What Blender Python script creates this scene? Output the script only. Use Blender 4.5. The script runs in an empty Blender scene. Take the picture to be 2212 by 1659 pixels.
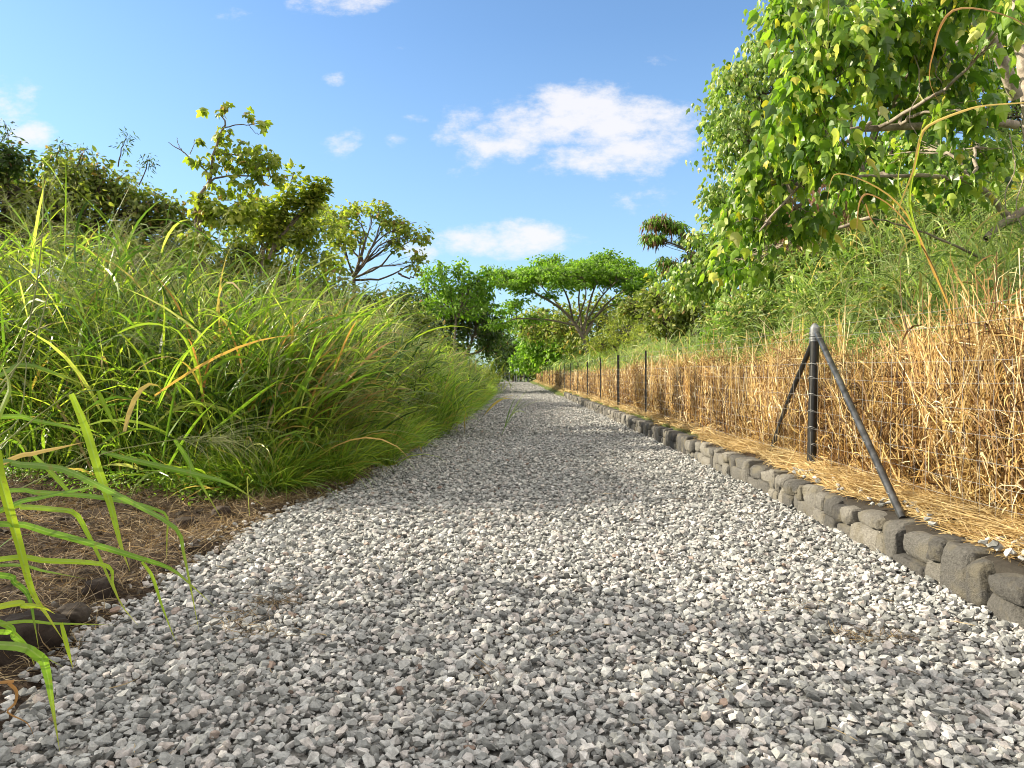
import bpy, bmesh, math
import numpy as np
from mathutils import Vector, noise as mnoise
R = math.radians
# ------------------------------------------------------------------ camera, sky, sun, exposure
scn = bpy.context.scene
CAMZ = 1.25
F = 1600.0                     # focal length in units of a 2212-wide picture
HX, HY = 1106.0, 805.0         # vanishing point of the road in that picture
cam_d = bpy.data.cameras.new('camera'); cam = bpy.data.objects.new('camera', cam_d)
scn.collection.objects.link(cam); scn.camera = cam
cam.location = (0, 0, CAMZ); cam.rotation_euler = (R(90), 0, 0)
cam_d.sensor_width = 36; cam_d.lens = 36 * F / 2212; cam_d.shift_y = -(829.5 - HY) / 2212
cam_d.clip_start = 0.05; cam_d.clip_end = 5000
scn.render.resolution_x = 1024; scn.render.resolution_y = 768
scn.view_settings.view_transform = 'Standard'; scn.view_settings.look = 'None'
scn.cycles.filter_width = 1.0
scn.view_settings.gamma = 1; scn.view_settings.exposure = 1.05

SUN_EL, SUN_AZ = R(28), R(-82)     # azimuth clockwise from +Y (the viewing direction): the sun stands to the left
sun_dir = Vector((math.sin(SUN_AZ) * math.cos(SUN_EL), math.cos(SUN_AZ) * math.cos(SUN_EL), math.sin(SUN_EL)))
sd = bpy.data.lights.new('sun', 'SUN'); so = bpy.data.objects.new('sun', sd); scn.collection.objects.link(so)
sd.energy = 5.0; sd.angle = R(0.5); sd.color = (1.0, 0.88, 0.68)
so.rotation_euler = (-sun_dir).to_track_quat('-Z', 'Y').to_euler(); so.location = (-20, 3, 12)

w = bpy.data.worlds.new('World'); scn.world = w; w.use_nodes = True
nt = w.node_tree; N = nt.nodes; Lk = nt.links; N.clear()
def wn(t, **k):
    n = N.new(t)
    for a, b in k.items(): setattr(n, a, b)
    return n
def wmath(op, a, b=None, c=None, clamp=False):
    n = wn('ShaderNodeMath', operation=op, use_clamp=clamp)
    for i, v in enumerate((a, b, c)):
        if v is None: continue
        if isinstance(v, (int, float)): n.inputs[i].default_value = v
        else: Lk.new(v, n.inputs[i])
    return n.outputs[0]
sky = wn('ShaderNodeTexSky', sky_type='NISHITA', sun_disc=False, sun_elevation=SUN_EL, sun_rotation=SUN_AZ,
         altitude=100, air_density=1.0, dust_density=0.4, ozone_density=1.6)
tc = wn('ShaderNodeTexCoord'); sp = wn('ShaderNodeSeparateXYZ'); Lk.new(tc.outputs['Generated'], sp.inputs[0])
yy = wmath('MAXIMUM', sp.outputs[1], 0.05)
cu = wmath('DIVIDE', sp.outputs[0], yy); cv = wmath('DIVIDE', sp.outputs[2], yy)
cmb = wn('ShaderNodeCombineXYZ'); Lk.new(cu, cmb.inputs[0]); Lk.new(wmath('MULTIPLY', cv, 1.7), cmb.inputs[1])
n1 = wn('ShaderNodeTexNoise'); n1.inputs['Scale'].default_value = 9; n1.inputs['Detail'].default_value = 9; n1.inputs['Roughness'].default_value = .64
Lk.new(cmb.outputs[0], n1.inputs['Vector'])
nz = wmath('SUBTRACT', n1.outputs['Fac'], 0.5)
tot = None
# cumulus in the sky: azimuth slope, height slope, half width, half height, strength
for (u, v, ru, rv, s) in [(.06, .342, .14, .042, 1.05), (.15, .325, .09, .055, 1.15), (-.02, .305, .10, .035, .8), (.0, .37, .05, .015, .6), (.10, .29, .10, .03, .8), (.13, .378, .06, .02, .7), (.20, .42, .03, .008, .5),
                          (-.005, .180, .10, .028, 1.05), (.05, .186, .06, .02, .8), (-.225, .31, .04, .022, .65), (-.16, .312, .025, .013, .75),
                          (-.70, .355, .06, .04, 1.1), (-.655, .325, .05, .022, .9), (-.23, .50, .07, .02, .75), (-.15, .44, .02, .012, .5), (-.42, .495, .06, .02, .45), (-.13, .342, .02, .007, .5), (-.12, .165, .025, .015, .6),
                          (.22, .235, .10, .02, .35), (-.235, .395, .02, .01, .4), (.06, .14, .09, .015, .4)]:
    a = wmath('DIVIDE', wmath('SUBTRACT', cu, u), ru); b = wmath('DIVIDE', wmath('SUBTRACT', cv, v), rv)
    d = wmath('ADD', wmath('MULTIPLY', a, a), wmath('MULTIPLY', b, b))
    e = wmath('MULTIPLY', wmath('SUBTRACT', 1.0, wmath('MULTIPLY', d, .55)), s)
    e = wmath('MAXIMUM', e, 0.0)
    tot = e if tot is None else wmath('MAXIMUM', tot, e)
has = wmath('GREATER_THAN', tot, 0.001)
dens = wmath('MULTIPLY', wmath('ADD', wmath('SUBTRACT', tot, .30), wmath('MULTIPLY', nz, 3.4)), 1.15, clamp=True)
dens = wmath('MULTIPLY', wmath('MULTIPLY', dens, has), wmath('GREATER_THAN', sp.outputs[1], .05))
sm = wn('ShaderNodeMapRange', interpolation_type='SMOOTHSTEP'); Lk.new(dens, sm.inputs[0]); dens = wmath('MULTIPLY', sm.outputs[0], .9)
hz = wn('ShaderNodeMapRange'); Lk.new(sp.outputs[2], hz.inputs[0]); hz.inputs[1].default_value = 0; hz.inputs[2].default_value = .42
hz.inputs[3].default_value = .55; hz.inputs[4].default_value = 0
tint = wn('ShaderNodeMix', data_type='RGBA', blend_type='MULTIPLY'); tint.inputs[0].default_value = 1
Lk.new(sky.outputs[0], tint.inputs[6]); tint.inputs[7].default_value = (.64, .765, .86, 1)
mixh = wn('ShaderNodeMix', data_type='RGBA'); Lk.new(hz.outputs[0], mixh.inputs[0]); Lk.new(tint.outputs[2], mixh.inputs[6]); mixh.inputs[7].default_value = (1.5, 2.3, 3.2, 1)
mixc = wn('ShaderNodeMix', data_type='RGBA'); Lk.new(dens, mixc.inputs[0]); Lk.new(mixh.outputs[2], mixc.inputs[6]); mixc.inputs[7].default_value = (3.45, 3.4, 3.5, 1)
# broken bright cloud added overhead and behind the camera, unseen, to lift the shade
def wsm(v, a, b):
    q = wn('ShaderNodeMapRange', interpolation_type='SMOOTHSTEP'); Lk.new(v, q.inputs[0]); q.inputs[1].default_value = a; q.inputs[2].default_value = b; return q.outputs[0]
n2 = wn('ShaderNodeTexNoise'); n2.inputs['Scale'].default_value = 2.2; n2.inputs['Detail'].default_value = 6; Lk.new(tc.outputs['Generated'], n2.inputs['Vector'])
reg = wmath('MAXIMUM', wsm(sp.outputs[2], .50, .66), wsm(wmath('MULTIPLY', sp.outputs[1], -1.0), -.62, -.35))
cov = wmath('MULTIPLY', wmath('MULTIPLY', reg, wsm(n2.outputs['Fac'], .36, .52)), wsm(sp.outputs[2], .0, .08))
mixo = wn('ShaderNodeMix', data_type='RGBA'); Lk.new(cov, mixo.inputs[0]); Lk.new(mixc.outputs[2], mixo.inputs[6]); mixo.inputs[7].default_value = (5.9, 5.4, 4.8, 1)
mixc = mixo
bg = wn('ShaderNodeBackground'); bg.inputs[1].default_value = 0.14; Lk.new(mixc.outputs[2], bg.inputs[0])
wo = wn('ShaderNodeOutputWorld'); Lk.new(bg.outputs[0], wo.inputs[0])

# ------------------------------------------------------------------ helpers
rng = np.random.default_rng(7)
U = lambda a, b, n=None: rng.uniform(a, b, n)
def P(px, py, Y):               # a point of the place seen along a sight line at forward distance Y
    return np.array([(px - HX) / F * Y, Y, CAMZ - (py - HY) / F * Y])

def terrain(x, y):
    x = np.asarray(x, float); y = np.asarray(y, float)
    right = .30 + np.clip(x - 3.9, 0, 14) * .24 + np.clip(x - 18, 0, 300) * .03
    left = .02 + np.clip(-3.5 - x, 0, 12) * .06
    bump = .05 * np.sin(x * 3.1 + y * 1.7) * np.sin(y * 2.3 - x * 1.1) + .02 * np.sin(x * 9.7 + 1) * np.sin(y * 8.3)
    e = np.clip((road_left(y) - x) / .12 + .6, 0, 1); z = np.where(x > 2.77, right, np.where(x < -.8, -.06 + e * (.06 + left + bump * np.clip((-x - 1.6) * 1.5, 0, 1)), -.06))
    endm = np.clip((y - 37) / 3, 0, 1)                 # past the wall end the bank slopes down to the road
    bank = .30 * np.clip((x - 2.3) / .7, 0, 1)
    z = np.where((x > 2.2) & (x < 3.2), z * (1 - endm) + endm * (bank), z)
    return z

class Acc:
    def __init__(s): s.V = []; s.F = []; s.A = []; s.n = 0
    def add(s, v, f, a=None):
        v = np.asarray(v, np.float32).reshape(-1, 3); f = np.asarray(f, np.int64)
        if a is None: a = np.zeros((len(v), 3), np.float32)
        s.V.append(v); s.F.append(f + s.n); s.A.append(np.asarray(a, np.float32).reshape(-1, 3)); s.n += len(v)
    def build(s, name, mat, parent=None, smooth=False, origin=None):
        V = np.concatenate(s.V); A = np.concatenate(s.A)
        if origin is not None: V = V - np.asarray(origin, np.float32)
        me = bpy.data.meshes.new(name)
        me.vertices.add(len(V)); me.vertices.foreach_set('co', V.ravel())
        loops = np.concatenate([f.ravel() for f in s.F]); tots = np.concatenate([np.full(len(f), f.shape[1]) for f in s.F])
        starts = np.concatenate([[0], np.cumsum(tots)[:-1]])
        me.loops.add(len(loops)); me.loops.foreach_set('vertex_index', loops.astype(np.int32))
        me.polygons.add(len(tots)); me.polygons.foreach_set('loop_start', starts.astype(np.int32))
        me.update(calc_edges=True)
        if smooth: me.polygons.foreach_set('use_smooth', np.ones(len(tots), bool))
        else: me.polygons.foreach_set('use_smooth', np.zeros(len(tots), bool))
        at = me.attributes.new('pv', 'FLOAT_VECTOR', 'POINT'); at.data.foreach_set('vector', A.ravel())
        me.materials.append(mat)
        o = bpy.data.objects.new(name, me); scn.collection.objects.link(o)
        if origin is not None and parent is None: o.location = origin
        if parent is not None: o.parent = parent
        return o

def tag(o, label=None, cat=None, group=None, kind=None):
    if label: o['label'] = label
    if cat: o['category'] = cat
    if group: o['group'] = group
    if kind: o['kind'] = kind
    return o
def empty(name, loc, label, cat, group=None):
    o = bpy.data.objects.new(name, None); scn.collection.objects.link(o); o.location = tuple(float(c) for c in loc); o.empty_display_size = .2
    return tag(o, label, cat, group)

def nrm(v): return v / np.maximum(np.linalg.norm(v, axis=-1, keepdims=True), 1e-9)

def paths(root, az, el, L, droop, K, pw=1.4, wob=0.0):
    n = len(root); s = (np.arange(K) + .5) / K
    e = el[:, None] - droop[:, None] * s[None] ** pw
    a = az[:, None] + (rng.normal(0, 1, (n, 1)) * wob * s[None])
    d = np.stack([np.cos(e) * np.cos(a), np.cos(e) * np.sin(a), np.sin(e)], -1)
    p = np.concatenate([root[:, None], root[:, None] + np.cumsum(d * (L / K)[:, None, None], 1)], 1)
    return p
def ribbon(acc, p, W, rnd, roll=0.6, prof='leaf', rnd2=None, fold=0.0, normal=None, across=False):
    n, k1, _ = p.shape; s = np.linspace(0, 1, k1)
    t = nrm(np.gradient(p, axis=1))
    up = np.array([0, 0, 1.0]) if normal is None else np.asarray(normal, float); side = np.cross(t, up); bad = np.linalg.norm(side, axis=-1) < .05
    side[bad] = (1, 0, 0); side = nrm(side)
    r0 = rng.normal(0, roll, (n, 1)) + rng.normal(0, roll * .8, (n, 1)) * s[None]
    nn = np.cross(side, t)
    sd_ = side * np.cos(r0)[..., None] + nn * np.sin(r0)[..., None]
    nn = np.cross(sd_, t)
    if prof == 'leaf': w_ = (1 - s ** 2.4) * (.55 + 1.4 * s * (1 - s) * 1.3) + .02
    else: w_ = 1 - .55 * s
    wv = sd_ * (W[:, None] * w_[None] * .5)[..., None]
    if rnd2 is None: rnd2 = rng.random(n)
    att = lambda m: np.stack([np.broadcast_to(rnd[:, None, None], (n, k1, m)), np.broadcast_to(s[None, :, None], (n, k1, m)), np.broadcast_to(rnd2[:, None, None], (n, k1, m))], -1)
    base = (np.arange(n) * k1)[:, None] + np.arange(k1 - 1)[None]
    if fold > 0:
        mid = p + nn * (W[:, None] * w_[None] * fold)[..., None]
        v = np.stack([p - wv, mid, p + wv], 2); b = base * 3; ac_ = att(3); ac_[..., 2] = ac_[..., 2] if not across else np.array([0., .5, 1.])
        f = np.concatenate([np.stack([b, b + 1, b + 4, b + 3], -1).reshape(-1, 4), np.stack([b + 1, b + 2, b + 5, b + 4], -1).reshape(-1, 4)])
        acc.add(v, f, ac_)
    else:
        v = np.stack([p - wv, p + wv], 2); b = base * 2
        acc.add(v, np.stack([b, b + 1, b + 3, b + 2], -1).reshape(-1, 4), att(2))
def tri_tubes(acc, p, r, rnd, taper=.5, sides=3):
    n, k1, _ = p.shape; s = np.linspace(0, 1, k1)
    t = nrm(np.gradient(p, axis=1)); ref = np.array([.3, .9, .2]); a = nrm(np.cross(t, ref)); b = np.cross(t, a)
    ang = np.arange(sides) * 2 * math.pi / sides
    rr = (r[:, None] * (1 - taper * s[None]))[..., None, None]
    v = p[:, :, None] + rr * (a[:, :, None] * np.cos(ang)[None, None, :, None] + b[:, :, None] * np.sin(ang)[None, None, :, None])
    base = ((np.arange(n) * k1)[:, None] + np.arange(k1 - 1)[None])[..., None] * sides
    i = np.arange(sides); j = (i + 1) % sides
    f = np.stack([base + i, base + j, base + sides + j, base + sides + i], -1).reshape(-1, 4)
    at = np.stack([np.broadcast_to(rnd[:, None, None], (n, k1, sides)), np.broadcast_to(s[None, :, None], (n, k1, sides)), np.broadcast_to(rnd[:, None, None] * 7 % 1, (n, k1, sides))], -1)
    acc.add(v, f, at)
def smooth_path(pts, n):
    pts = np.asarray(pts, float); m = len(pts)
    q = np.vstack([2 * pts[0] - pts[1], pts, 2 * pts[-1] - pts[-2]]); out = []
    for t in np.linspace(0, m - 1 - 1e-6, n):
        i = int(t); u = t - i; a, b, c, d = q[i], q[i + 1], q[i + 2], q[i + 3]
        out.append(.5 * ((2 * b) + (-a + c) * u + (2 * a - 5 * b + 4 * c - d) * u * u + (-a + 3 * b - 3 * c + d) * u ** 3))
    return np.array(out)
def limb(acc, pts, r0, r1, n=10, sides=8, jit=0.0, cap=False):
    p = smooth_path(pts, n)
    if jit: p[1:-1] += rng.normal(0, jit, (n - 2, 3))
    s = np.linspace(0, 1, n); t = nrm(np.gradient(p, axis=0)); ref = np.array([.31, .87, .25]); a = nrm(np.cross(t, ref)); b = np.cross(t, a)
    r = (r0 + (r1 - r0) * s)[:, None, None]; ang = np.arange(sides) * 2 * math.pi / sides
    v = p[:, None] + r * (a[:, None] * np.cos(ang)[None, :, None] + b[:, None] * np.sin(ang)[None, :, None])
    base = np.arange(n - 1)[:, None] * sides; i = np.arange(sides); j = (i + 1) % sides
    f = np.stack([base + i, base + j, base + sides + j, base + sides + i], -1).reshape(-1, 4)
    acc.add(v, f, np.tile([U(0, 1), .5, .5], (n * sides, 1)))
    if cap:
        for e, st in ((0, 0), (n - 1, (n - 1) * sides)):
            acc.add(np.vstack([p[e][None], v[e]]), np.array([[0, 1 + k, 1 + (k + 1) % sides] for k in range(sides)]))
    return p

# leaf templates: (verts, tris), unit length along +X, normal +Z
def T_poly(outline, zc=.06, c=(.42, 0)):
    o = np.array(outline, float); v = np.vstack([[c[0], c[1], zc], np.column_stack([o, np.zeros(len(o))])])
    v[1:, 2] -= np.abs(v[1:, 1]) * .18; v[1:, 2] -= v[1:, 0] ** 2 * .12
    m = len(o); f = np.array([[0, 1 + i, 1 + (i + 1) % m] for i in range(m)])
    return v, f
KUKUI = T_poly([(0, 0), (.02, .22), (.22, .42), (.50, .50), (.52, .22), (.74, .17), (1, 0), (.74, -.17), (.52, -.22), (.50, -.50), (.22, -.42), (.02, -.22)])
KUKUI_N = T_poly([(0, 0), (.02, .16), (.18, .30), (.44, .38), (.50, .20), (.74, .13), (1, 0), (.74, -.13), (.50, -.20), (.44, -.38), (.18, -.30), (.02, -.16)])
OVATE = T_poly([(0, 0), (.3, .26), (.65, .22), (1, 0), (.65, -.22), (.3, -.26)])
NARROW = T_poly([(0, 0), (.4, .11), (1, 0), (.4, -.11)])
def leaves(acc, tmpl, pos, d, up, size, rnd):
    """pos, d (pointing direction), up (approximate normal), size, rnd arrays"""
    tv, tf = tmpl; x = nrm(d); y = nrm(np.cross(up, x)); z = np.cross(x, y); n = len(pos); m = len(tv)
    fl = rng.uniform(.5, 1.6, n)
    v = pos[:, None] + size[:, None, None] * (tv[None, :, 0, None] * x[:, None] + tv[None, :, 1, None] * y[:, None] + (tv[None, :, 2] * fl[:, None])[..., None] * z[:, None])
    f = (tf[None] + (np.arange(n) * m)[:, None, None]).reshape(-1, 3)
    a = np.stack([np.broadcast_to(rnd[:, None], (n, m)), np.broadcast_to(tv[None, :, 0], (n, m)), np.broadcast_to(rng.random(n)[:, None], (n, m))], -1)
    acc.add(v, f, a)

# ------------------------------------------------------------------ materials
def mat(name):
    m = bpy.data.materials.new(name); m.use_nodes = True; m.node_tree.nodes.clear(); return m, m.node_tree
def ramp(nt_, fac, stops):
    r = nt_.nodes.new('ShaderNodeValToRGB'); nt_.links.new(fac, r.inputs[0]); e = r.color_ramp.elements
    e[0].position, e[0].color = stops[0][0], (*stops[0][1], 1); e[1].position, e[1].color = stops[-1][0], (*stops[-1][1], 1)
    for p_, c in stops[1:-1]: q = e.new(p_); q.color = (*c, 1)
    return r.outputs[0]
def leaf_mat(name, stops, trans=.4, rough=.42, spec=.35, tip=None, tcol=(1.15, 1.25, .55), dry=None, dry_at=.93, rib=None):
    m, t = mat(name); n, l = t.nodes, t.links
    at = n.new('ShaderNodeAttribute'); at.attribute_name = 'pv'; sx = n.new('ShaderNodeSeparateXYZ'); l.new(at.outputs['Vector'], sx.inputs[0])
    col = ramp(t, sx.outputs[0], stops)
    if dry:
        g = n.new('ShaderNodeMath'); g.operation = 'GREATER_THAN'; l.new(sx.outputs[2], g.inputs[0]); g.inputs[1].default_value = dry_at
        mx = n.new('ShaderNodeMix'); mx.data_type = 'RGBA'; l.new(g.outputs[0], mx.inputs[0]); l.new(col, mx.inputs[6]); mx.inputs[7].default_value = (*dry, 1); col = mx.outputs[2]
    if tip:
        mr = n.new('ShaderNodeMapRange'); l.new(sx.outputs[1], mr.inputs[0]); mr.inputs[1].default_value = .7; mr.inputs[2].default_value = 1; mr.inputs[4].default_value = .8
        mx = n.new('ShaderNodeMix'); mx.data_type = 'RGBA'; l.new(mr.outputs[0], mx.inputs[0]); l.new(col, mx.inputs[6]); mx.inputs[7].default_value = (*tip, 1); col = mx.outputs[2]
    if rib:
        wv_ = n.new('ShaderNodeMath'); wv_.operation = 'PINGPONG'; l.new(sx.outputs[2], wv_.inputs[0]); wv_.inputs[1].default_value = .5
        mr = n.new('ShaderNodeMapRange'); l.new(wv_.outputs[0], mr.inputs[0]); mr.inputs[1].default_value = .38; mr.inputs[2].default_value = .5; mr.inputs[4].default_value = .7
        mx = n.new('ShaderNodeMix'); mx.data_type = 'RGBA'; l.new(mr.outputs[0], mx.inputs[0]); l.new(col, mx.inputs[6]); mx.inputs[7].default_value = (*rib, 1); col = mx.outputs[2]
        g2 = n.new('ShaderNodeNewGeometry'); sc = n.new('ShaderNodeTexNoise'); sc.inputs['Scale'].default_value = 60; sc.inputs['Detail'].default_value = 4; l.new(g2.outputs['Position'], sc.inputs['Vector'])
        mr = n.new('ShaderNodeMapRange'); l.new(sc.outputs['Fac'], mr.inputs[0]); mr.inputs[1].default_value = .6; mr.inputs[2].default_value = .68; mr.inputs[4].default_value = .6
        mx = n.new('ShaderNodeMix'); mx.data_type = 'RGBA'; l.new(mr.outputs[0], mx.inputs[0]); l.new(col, mx.inputs[6]); mx.inputs[7].default_value = (.22, .20, .05, 1); col = mx.outputs[2]
    ge = n.new('ShaderNodeNewGeometry'); nz_ = n.new('ShaderNodeTexNoise'); nz_.inputs['Scale'].default_value = 1.1; l.new(ge.outputs['Position'], nz_.inputs['Vector'])
    mr = n.new('ShaderNodeMapRange'); l.new(nz_.outputs['Fac'], mr.inputs[0]); mr.inputs[1].default_value = .3; mr.inputs[2].default_value = .7; mr.inputs[3].default_value = .75; mr.inputs[4].default_value = 1.25
    hs = n.new('ShaderNodeHueSaturation'); l.new(col, hs.inputs['Color']); l.new(mr.outputs[0], hs.inputs['Value']); col = hs.outputs[0]
    pr = n.new('ShaderNodeBsdfPrincipled'); l.new(col, pr.inputs['Base Color']); pr.inputs['Roughness'].default_value = rough; pr.inputs['Specular IOR Level'].default_value = spec
    tr = n.new('ShaderNodeBsdfTranslucent'); mt = n.new('ShaderNodeMix'); mt.data_type = 'RGBA'; mt.blend_type = 'MULTIPLY'; mt.inputs[0].default_value = 1
    l.new(col, mt.inputs[6]); mt.inputs[7].default_value = (*[c * 1.5 for c in tcol], 1); l.new(mt.outputs[2], tr.inputs[0])
    ms = n.new('ShaderNodeMixShader'); ms.inputs[0].default_value = trans; l.new(pr.outputs[0], ms.inputs[1]); l.new(tr.outputs[0], ms.inputs[2])
    o = n.new('ShaderNodeOutputMaterial'); l.new(ms.outputs[0], o.inputs[0]); return m
def rock_mat(name, stops, scale=30, bump=.3, rough=.85, moss=None):
    m, t = mat(name); n, l = t.nodes, t.links
    at = n.new('ShaderNodeAttribute'); at.attribute_name = 'pv'; sx = n.new('ShaderNodeSeparateXYZ'); l.new(at.outputs['Vector'], sx.inputs[0])
    col = ramp(t, sx.outputs[0], stops)
    ge = n.new('ShaderNodeNewGeometry')
    nz_ = n.new('ShaderNodeTexNoise'); nz_.inputs['Scale'].default_value = scale; nz_.inputs['Detail'].default_value = 6; nz_.inputs['Roughness'].default_value = .7; l.new(ge.outputs['Position'], nz_.inputs['Vector'])
    mr = n.new('ShaderNodeMapRange'); l.new(nz_.outputs['Fac'], mr.inputs[0]); mr.inputs[1].default_value = .3; mr.inputs[2].default_value = .7; mr.inputs[3].default_value = .62; mr.inputs[4].default_value = 1.35
    hs = n.new('ShaderNodeHueSaturation'); l.new(col, hs.inputs['Color']); l.new(mr.outputs[0], hs.inputs['Value']); col = hs.outputs[0]
    if moss:
        n2 = n.new('ShaderNodeTexNoise'); n2.inputs['Scale'].default_value = 7; n2.inputs['Detail'].default_value = 5; l.new(ge.outputs['Position'], n2.inputs['Vector'])
        m2 = n.new('ShaderNodeMapRange'); l.new(n2.outputs['Fac'], m2.inputs[0]); m2.inputs[1].default_value = .5; m2.inputs[2].default_value = .65; m2.inputs[4].default_value = .7
        mx = n.new('ShaderNodeMix'); mx.data_type = 'RGBA'; l.new(m2.outputs[0], mx.inputs[0]); l.new(col, mx.inputs[6]); mx.inputs[7].default_value = (*moss, 1); col = mx.outputs[2]
    pr = n.new('ShaderNodeBsdfPrincipled'); l.new(col, pr.inputs['Base Color']); pr.inputs['Roughness'].default_value = rough; pr.inputs['Specular IOR Level'].default_value = .25
    if bump:
        bp = n.new('ShaderNodeBump'); bp.inputs['Strength'].default_value = bump; bp.inputs['Distance'].default_value = .012; l.new(nz_.outputs['Fac'], bp.inputs['Height']); l.new(bp.outputs[0], pr.inputs['Normal'])
    o = n.new('ShaderNodeOutputMaterial'); l.new(pr.outputs[0], o.inputs[0]); return m
def metal_mat(name, c, rough, metal, c2=None):
    m, t = mat(name); n, l = t.nodes, t.links
    ge = n.new('ShaderNodeNewGeometry'); nz_ = n.new('ShaderNodeTexNoise'); nz_.inputs['Scale'].default_value = 14; nz_.inputs['Detail'].default_value = 5; l.new(ge.outputs['Position'], nz_.inputs['Vector'])
    col = ramp(t, nz_.outputs['Fac'], [(.35, c), (.7, c2 or c)])
    pr = n.new('ShaderNodeBsdfPrincipled'); l.new(col, pr.inputs['Base Color']); pr.inputs['Roughness'].default_value = rough; pr.inputs['Metallic'].default_value = metal
    o = n.new('ShaderNodeOutputMaterial'); l.new(pr.outputs[0], o.inputs[0]); return m

M = {}
M['gravel'] = rock_mat('gravel_stone', [(0, (.15, .156, .152)), (.3, (.29, .302, .298)), (.65, (.43, .442, .433)), (.86, (.41, .385, .37)), (.96, (.64, .64, .62)), (1, (.22, .16, .13))], scale=60, bump=.25)
M['gravel_bed'] = None
M['wall'] = rock_mat('basalt_stone', [(0, (.06, .059, .057)), (.5, (.13, .127, .118)), (1, (.23, .22, .195))], scale=55, bump=1.6, moss=(.17, .155, .115))
M['mortar'] = rock_mat('dark_mortar', [(0, (.04, .036, .03)), (1, (.06, .05, .04))], scale=20, bump=.8)
M['clod'] = rock_mat('earth_clod', [(0, (.03, .022, .017)), (.6, (.055, .042, .032)), (1, (.08, .07, .058))], scale=26, bump=1)
M['bark'] = rock_mat('grey_bark', [(0, (.12, .10, .08)), (1, (.20, .17, .13))], scale=14, bump=1.0)
M['pale_bark'] = rock_mat('pale_bark', [(0, (.26, .22, .17)), (1, (.38, .33, .27))], scale=16, bump=1.2, moss=(.10, .085, .065))
M['dark_bark'] = rock_mat('dark_bark', [(0, (.07, .055, .045)), (1, (.12, .10, .08))], scale=16, bump=1.0)
M['black_steel'] = metal_mat('black_painted_steel', (.007, .008, .009), .42, 0, (.02, .02, .021))
M['galv'] = metal_mat('galvanised_steel', (.34, .36, .38), .42, .75, (.18, .19, .20))
M['galv_dark'] = metal_mat('worn_galvanised_pipe', (.10, .105, .11), .3, .5, (.025, .026, .028))
M['wire'] = metal_mat('galvanised_wire', (.45, .46, .46), .5, .6)
M['sign'] = metal_mat('sign_board', (.55, .65, .68), .6, 0)
M['meadow'] = leaf_mat('pale_meadow_grass', [(0, (.09, .14, .05)), (.4, (.17, .26, .075)), (.75, (.28, .37, .12)), (1, (.42, .46, .20))], trans=.42, rough=.45, spec=.4, dry=(.45, .36, .18), dry_at=.9)
G = [(0, (.045, .085, .018)), (.35, (.075, .14, .028)), (.7, (.13, .215, .04)), (1, (.22, .30, .06))]
M['grass'] = leaf_mat('green_grass', [(0, (.025, .055, .014)), (.3, (.07, .14, .026)), (.55, (.18, .29, .04)), (.8, (.38, .48, .06)), (1, (.58, .60, .20))], trans=.42, rough=.4, spec=.45, dry=(.32, .24, .11), dry_at=.94, tip=(.22, .22, .07))
M['bright_grass'] = leaf_mat('yellow_green_grass', [(0, (.08, .16, .025)), (.5, (.19, .31, .04)), (1, (.38, .46, .07))], trans=.45, rough=.35, spec=.5, dry=(.42, .30, .10), dry_at=.93)  # bright green to yellow green, tone random per blade
M['fg_grass'] = leaf_mat('broad_grass_blade', [(0, (.07, .16, .035)), (.5, (.17, .29, .035)), (1, (.36, .42, .035))], trans=.45, rough=.38, spec=.5, rib=(.26, .36, .12), tip=(.36, .30, .08))
M['fg_dry'] = leaf_mat('dry_grass_blade', [(0, (.30, .17, .07)), (.5, (.48, .30, .11)), (1, (.55, .42, .12))], trans=.3, rough=.6, tcol=(1.1, .85, .5))
M['seed'] = leaf_mat('grass_seed_head', [(0, (.16, .19, .07)), (1, (.34, .36, .16))], trans=.3, rough=.6)
M['hay'] = leaf_mat('dry_hay', [(0, (.05, .026, .012)), (.3, (.18, .095, .032)), (.55, (.40, .25, .08)), (.8, (.60, .45, .17)), (1, (.80, .72, .48))], trans=.18, rough=.6, tcol=(1.1, .85, .5))
M['straw'] = leaf_mat('fallen_straw', [(0, (.20, .125, .05)), (.5, (.44, .32, .13)), (1, (.68, .57, .32))], trans=.2, rough=.6, tcol=(1.1, .85, .5))
M['thatch'] = leaf_mat('dead_thatch', [(0, (.05, .036, .022)), (.5, (.17, .125, .07)), (1, (.42, .34, .20))], trans=.15, rough=.7, tcol=(1.1, .85, .5))
M['kukui'] = leaf_mat('lobed_leaf', [(0, (.04, .09, .014)), (.35, (.10, .20, .025)), (.7, (.23, .35, .04)), (.9, (.42, .48, .10)), (1, (.55, .55, .22))], trans=.40, rough=.38, spec=.5, dry=(.42, .38, .05), dry_at=.965)
M['far_kukui'] = leaf_mat('lobed_leaf_far', [(0, (.07, .14, .025)), (.4, (.15, .25, .045)), (.75, (.28, .36, .10)), (1, (.50, .52, .24))], trans=.38, rough=.38, spec=.5, dry=(.40, .36, .05), dry_at=.975)
M['olive'] = leaf_mat('olive_leaf', [(0, (.06, .09, .02)), (.5, (.15, .20, .04)), (1, (.32, .34, .09))], trans=.42, dry=(.30, .20, .08), dry_at=.95)
M['sap'] = leaf_mat('sapling_leaf', [(0, (.10, .14, .02)), (.5, (.22, .28, .04)), (1, (.40, .42, .09))], trans=.45, dry=(.30, .20, .08), dry_at=.95)
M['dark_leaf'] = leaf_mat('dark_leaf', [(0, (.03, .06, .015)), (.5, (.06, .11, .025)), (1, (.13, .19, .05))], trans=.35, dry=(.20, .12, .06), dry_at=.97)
M['fresh_leaf'] = leaf_mat('fresh_leaf', [(0, (.07, .15, .018)), (.5, (.15, .28, .03)), (1, (.28, .42, .06))], trans=.42)
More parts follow.
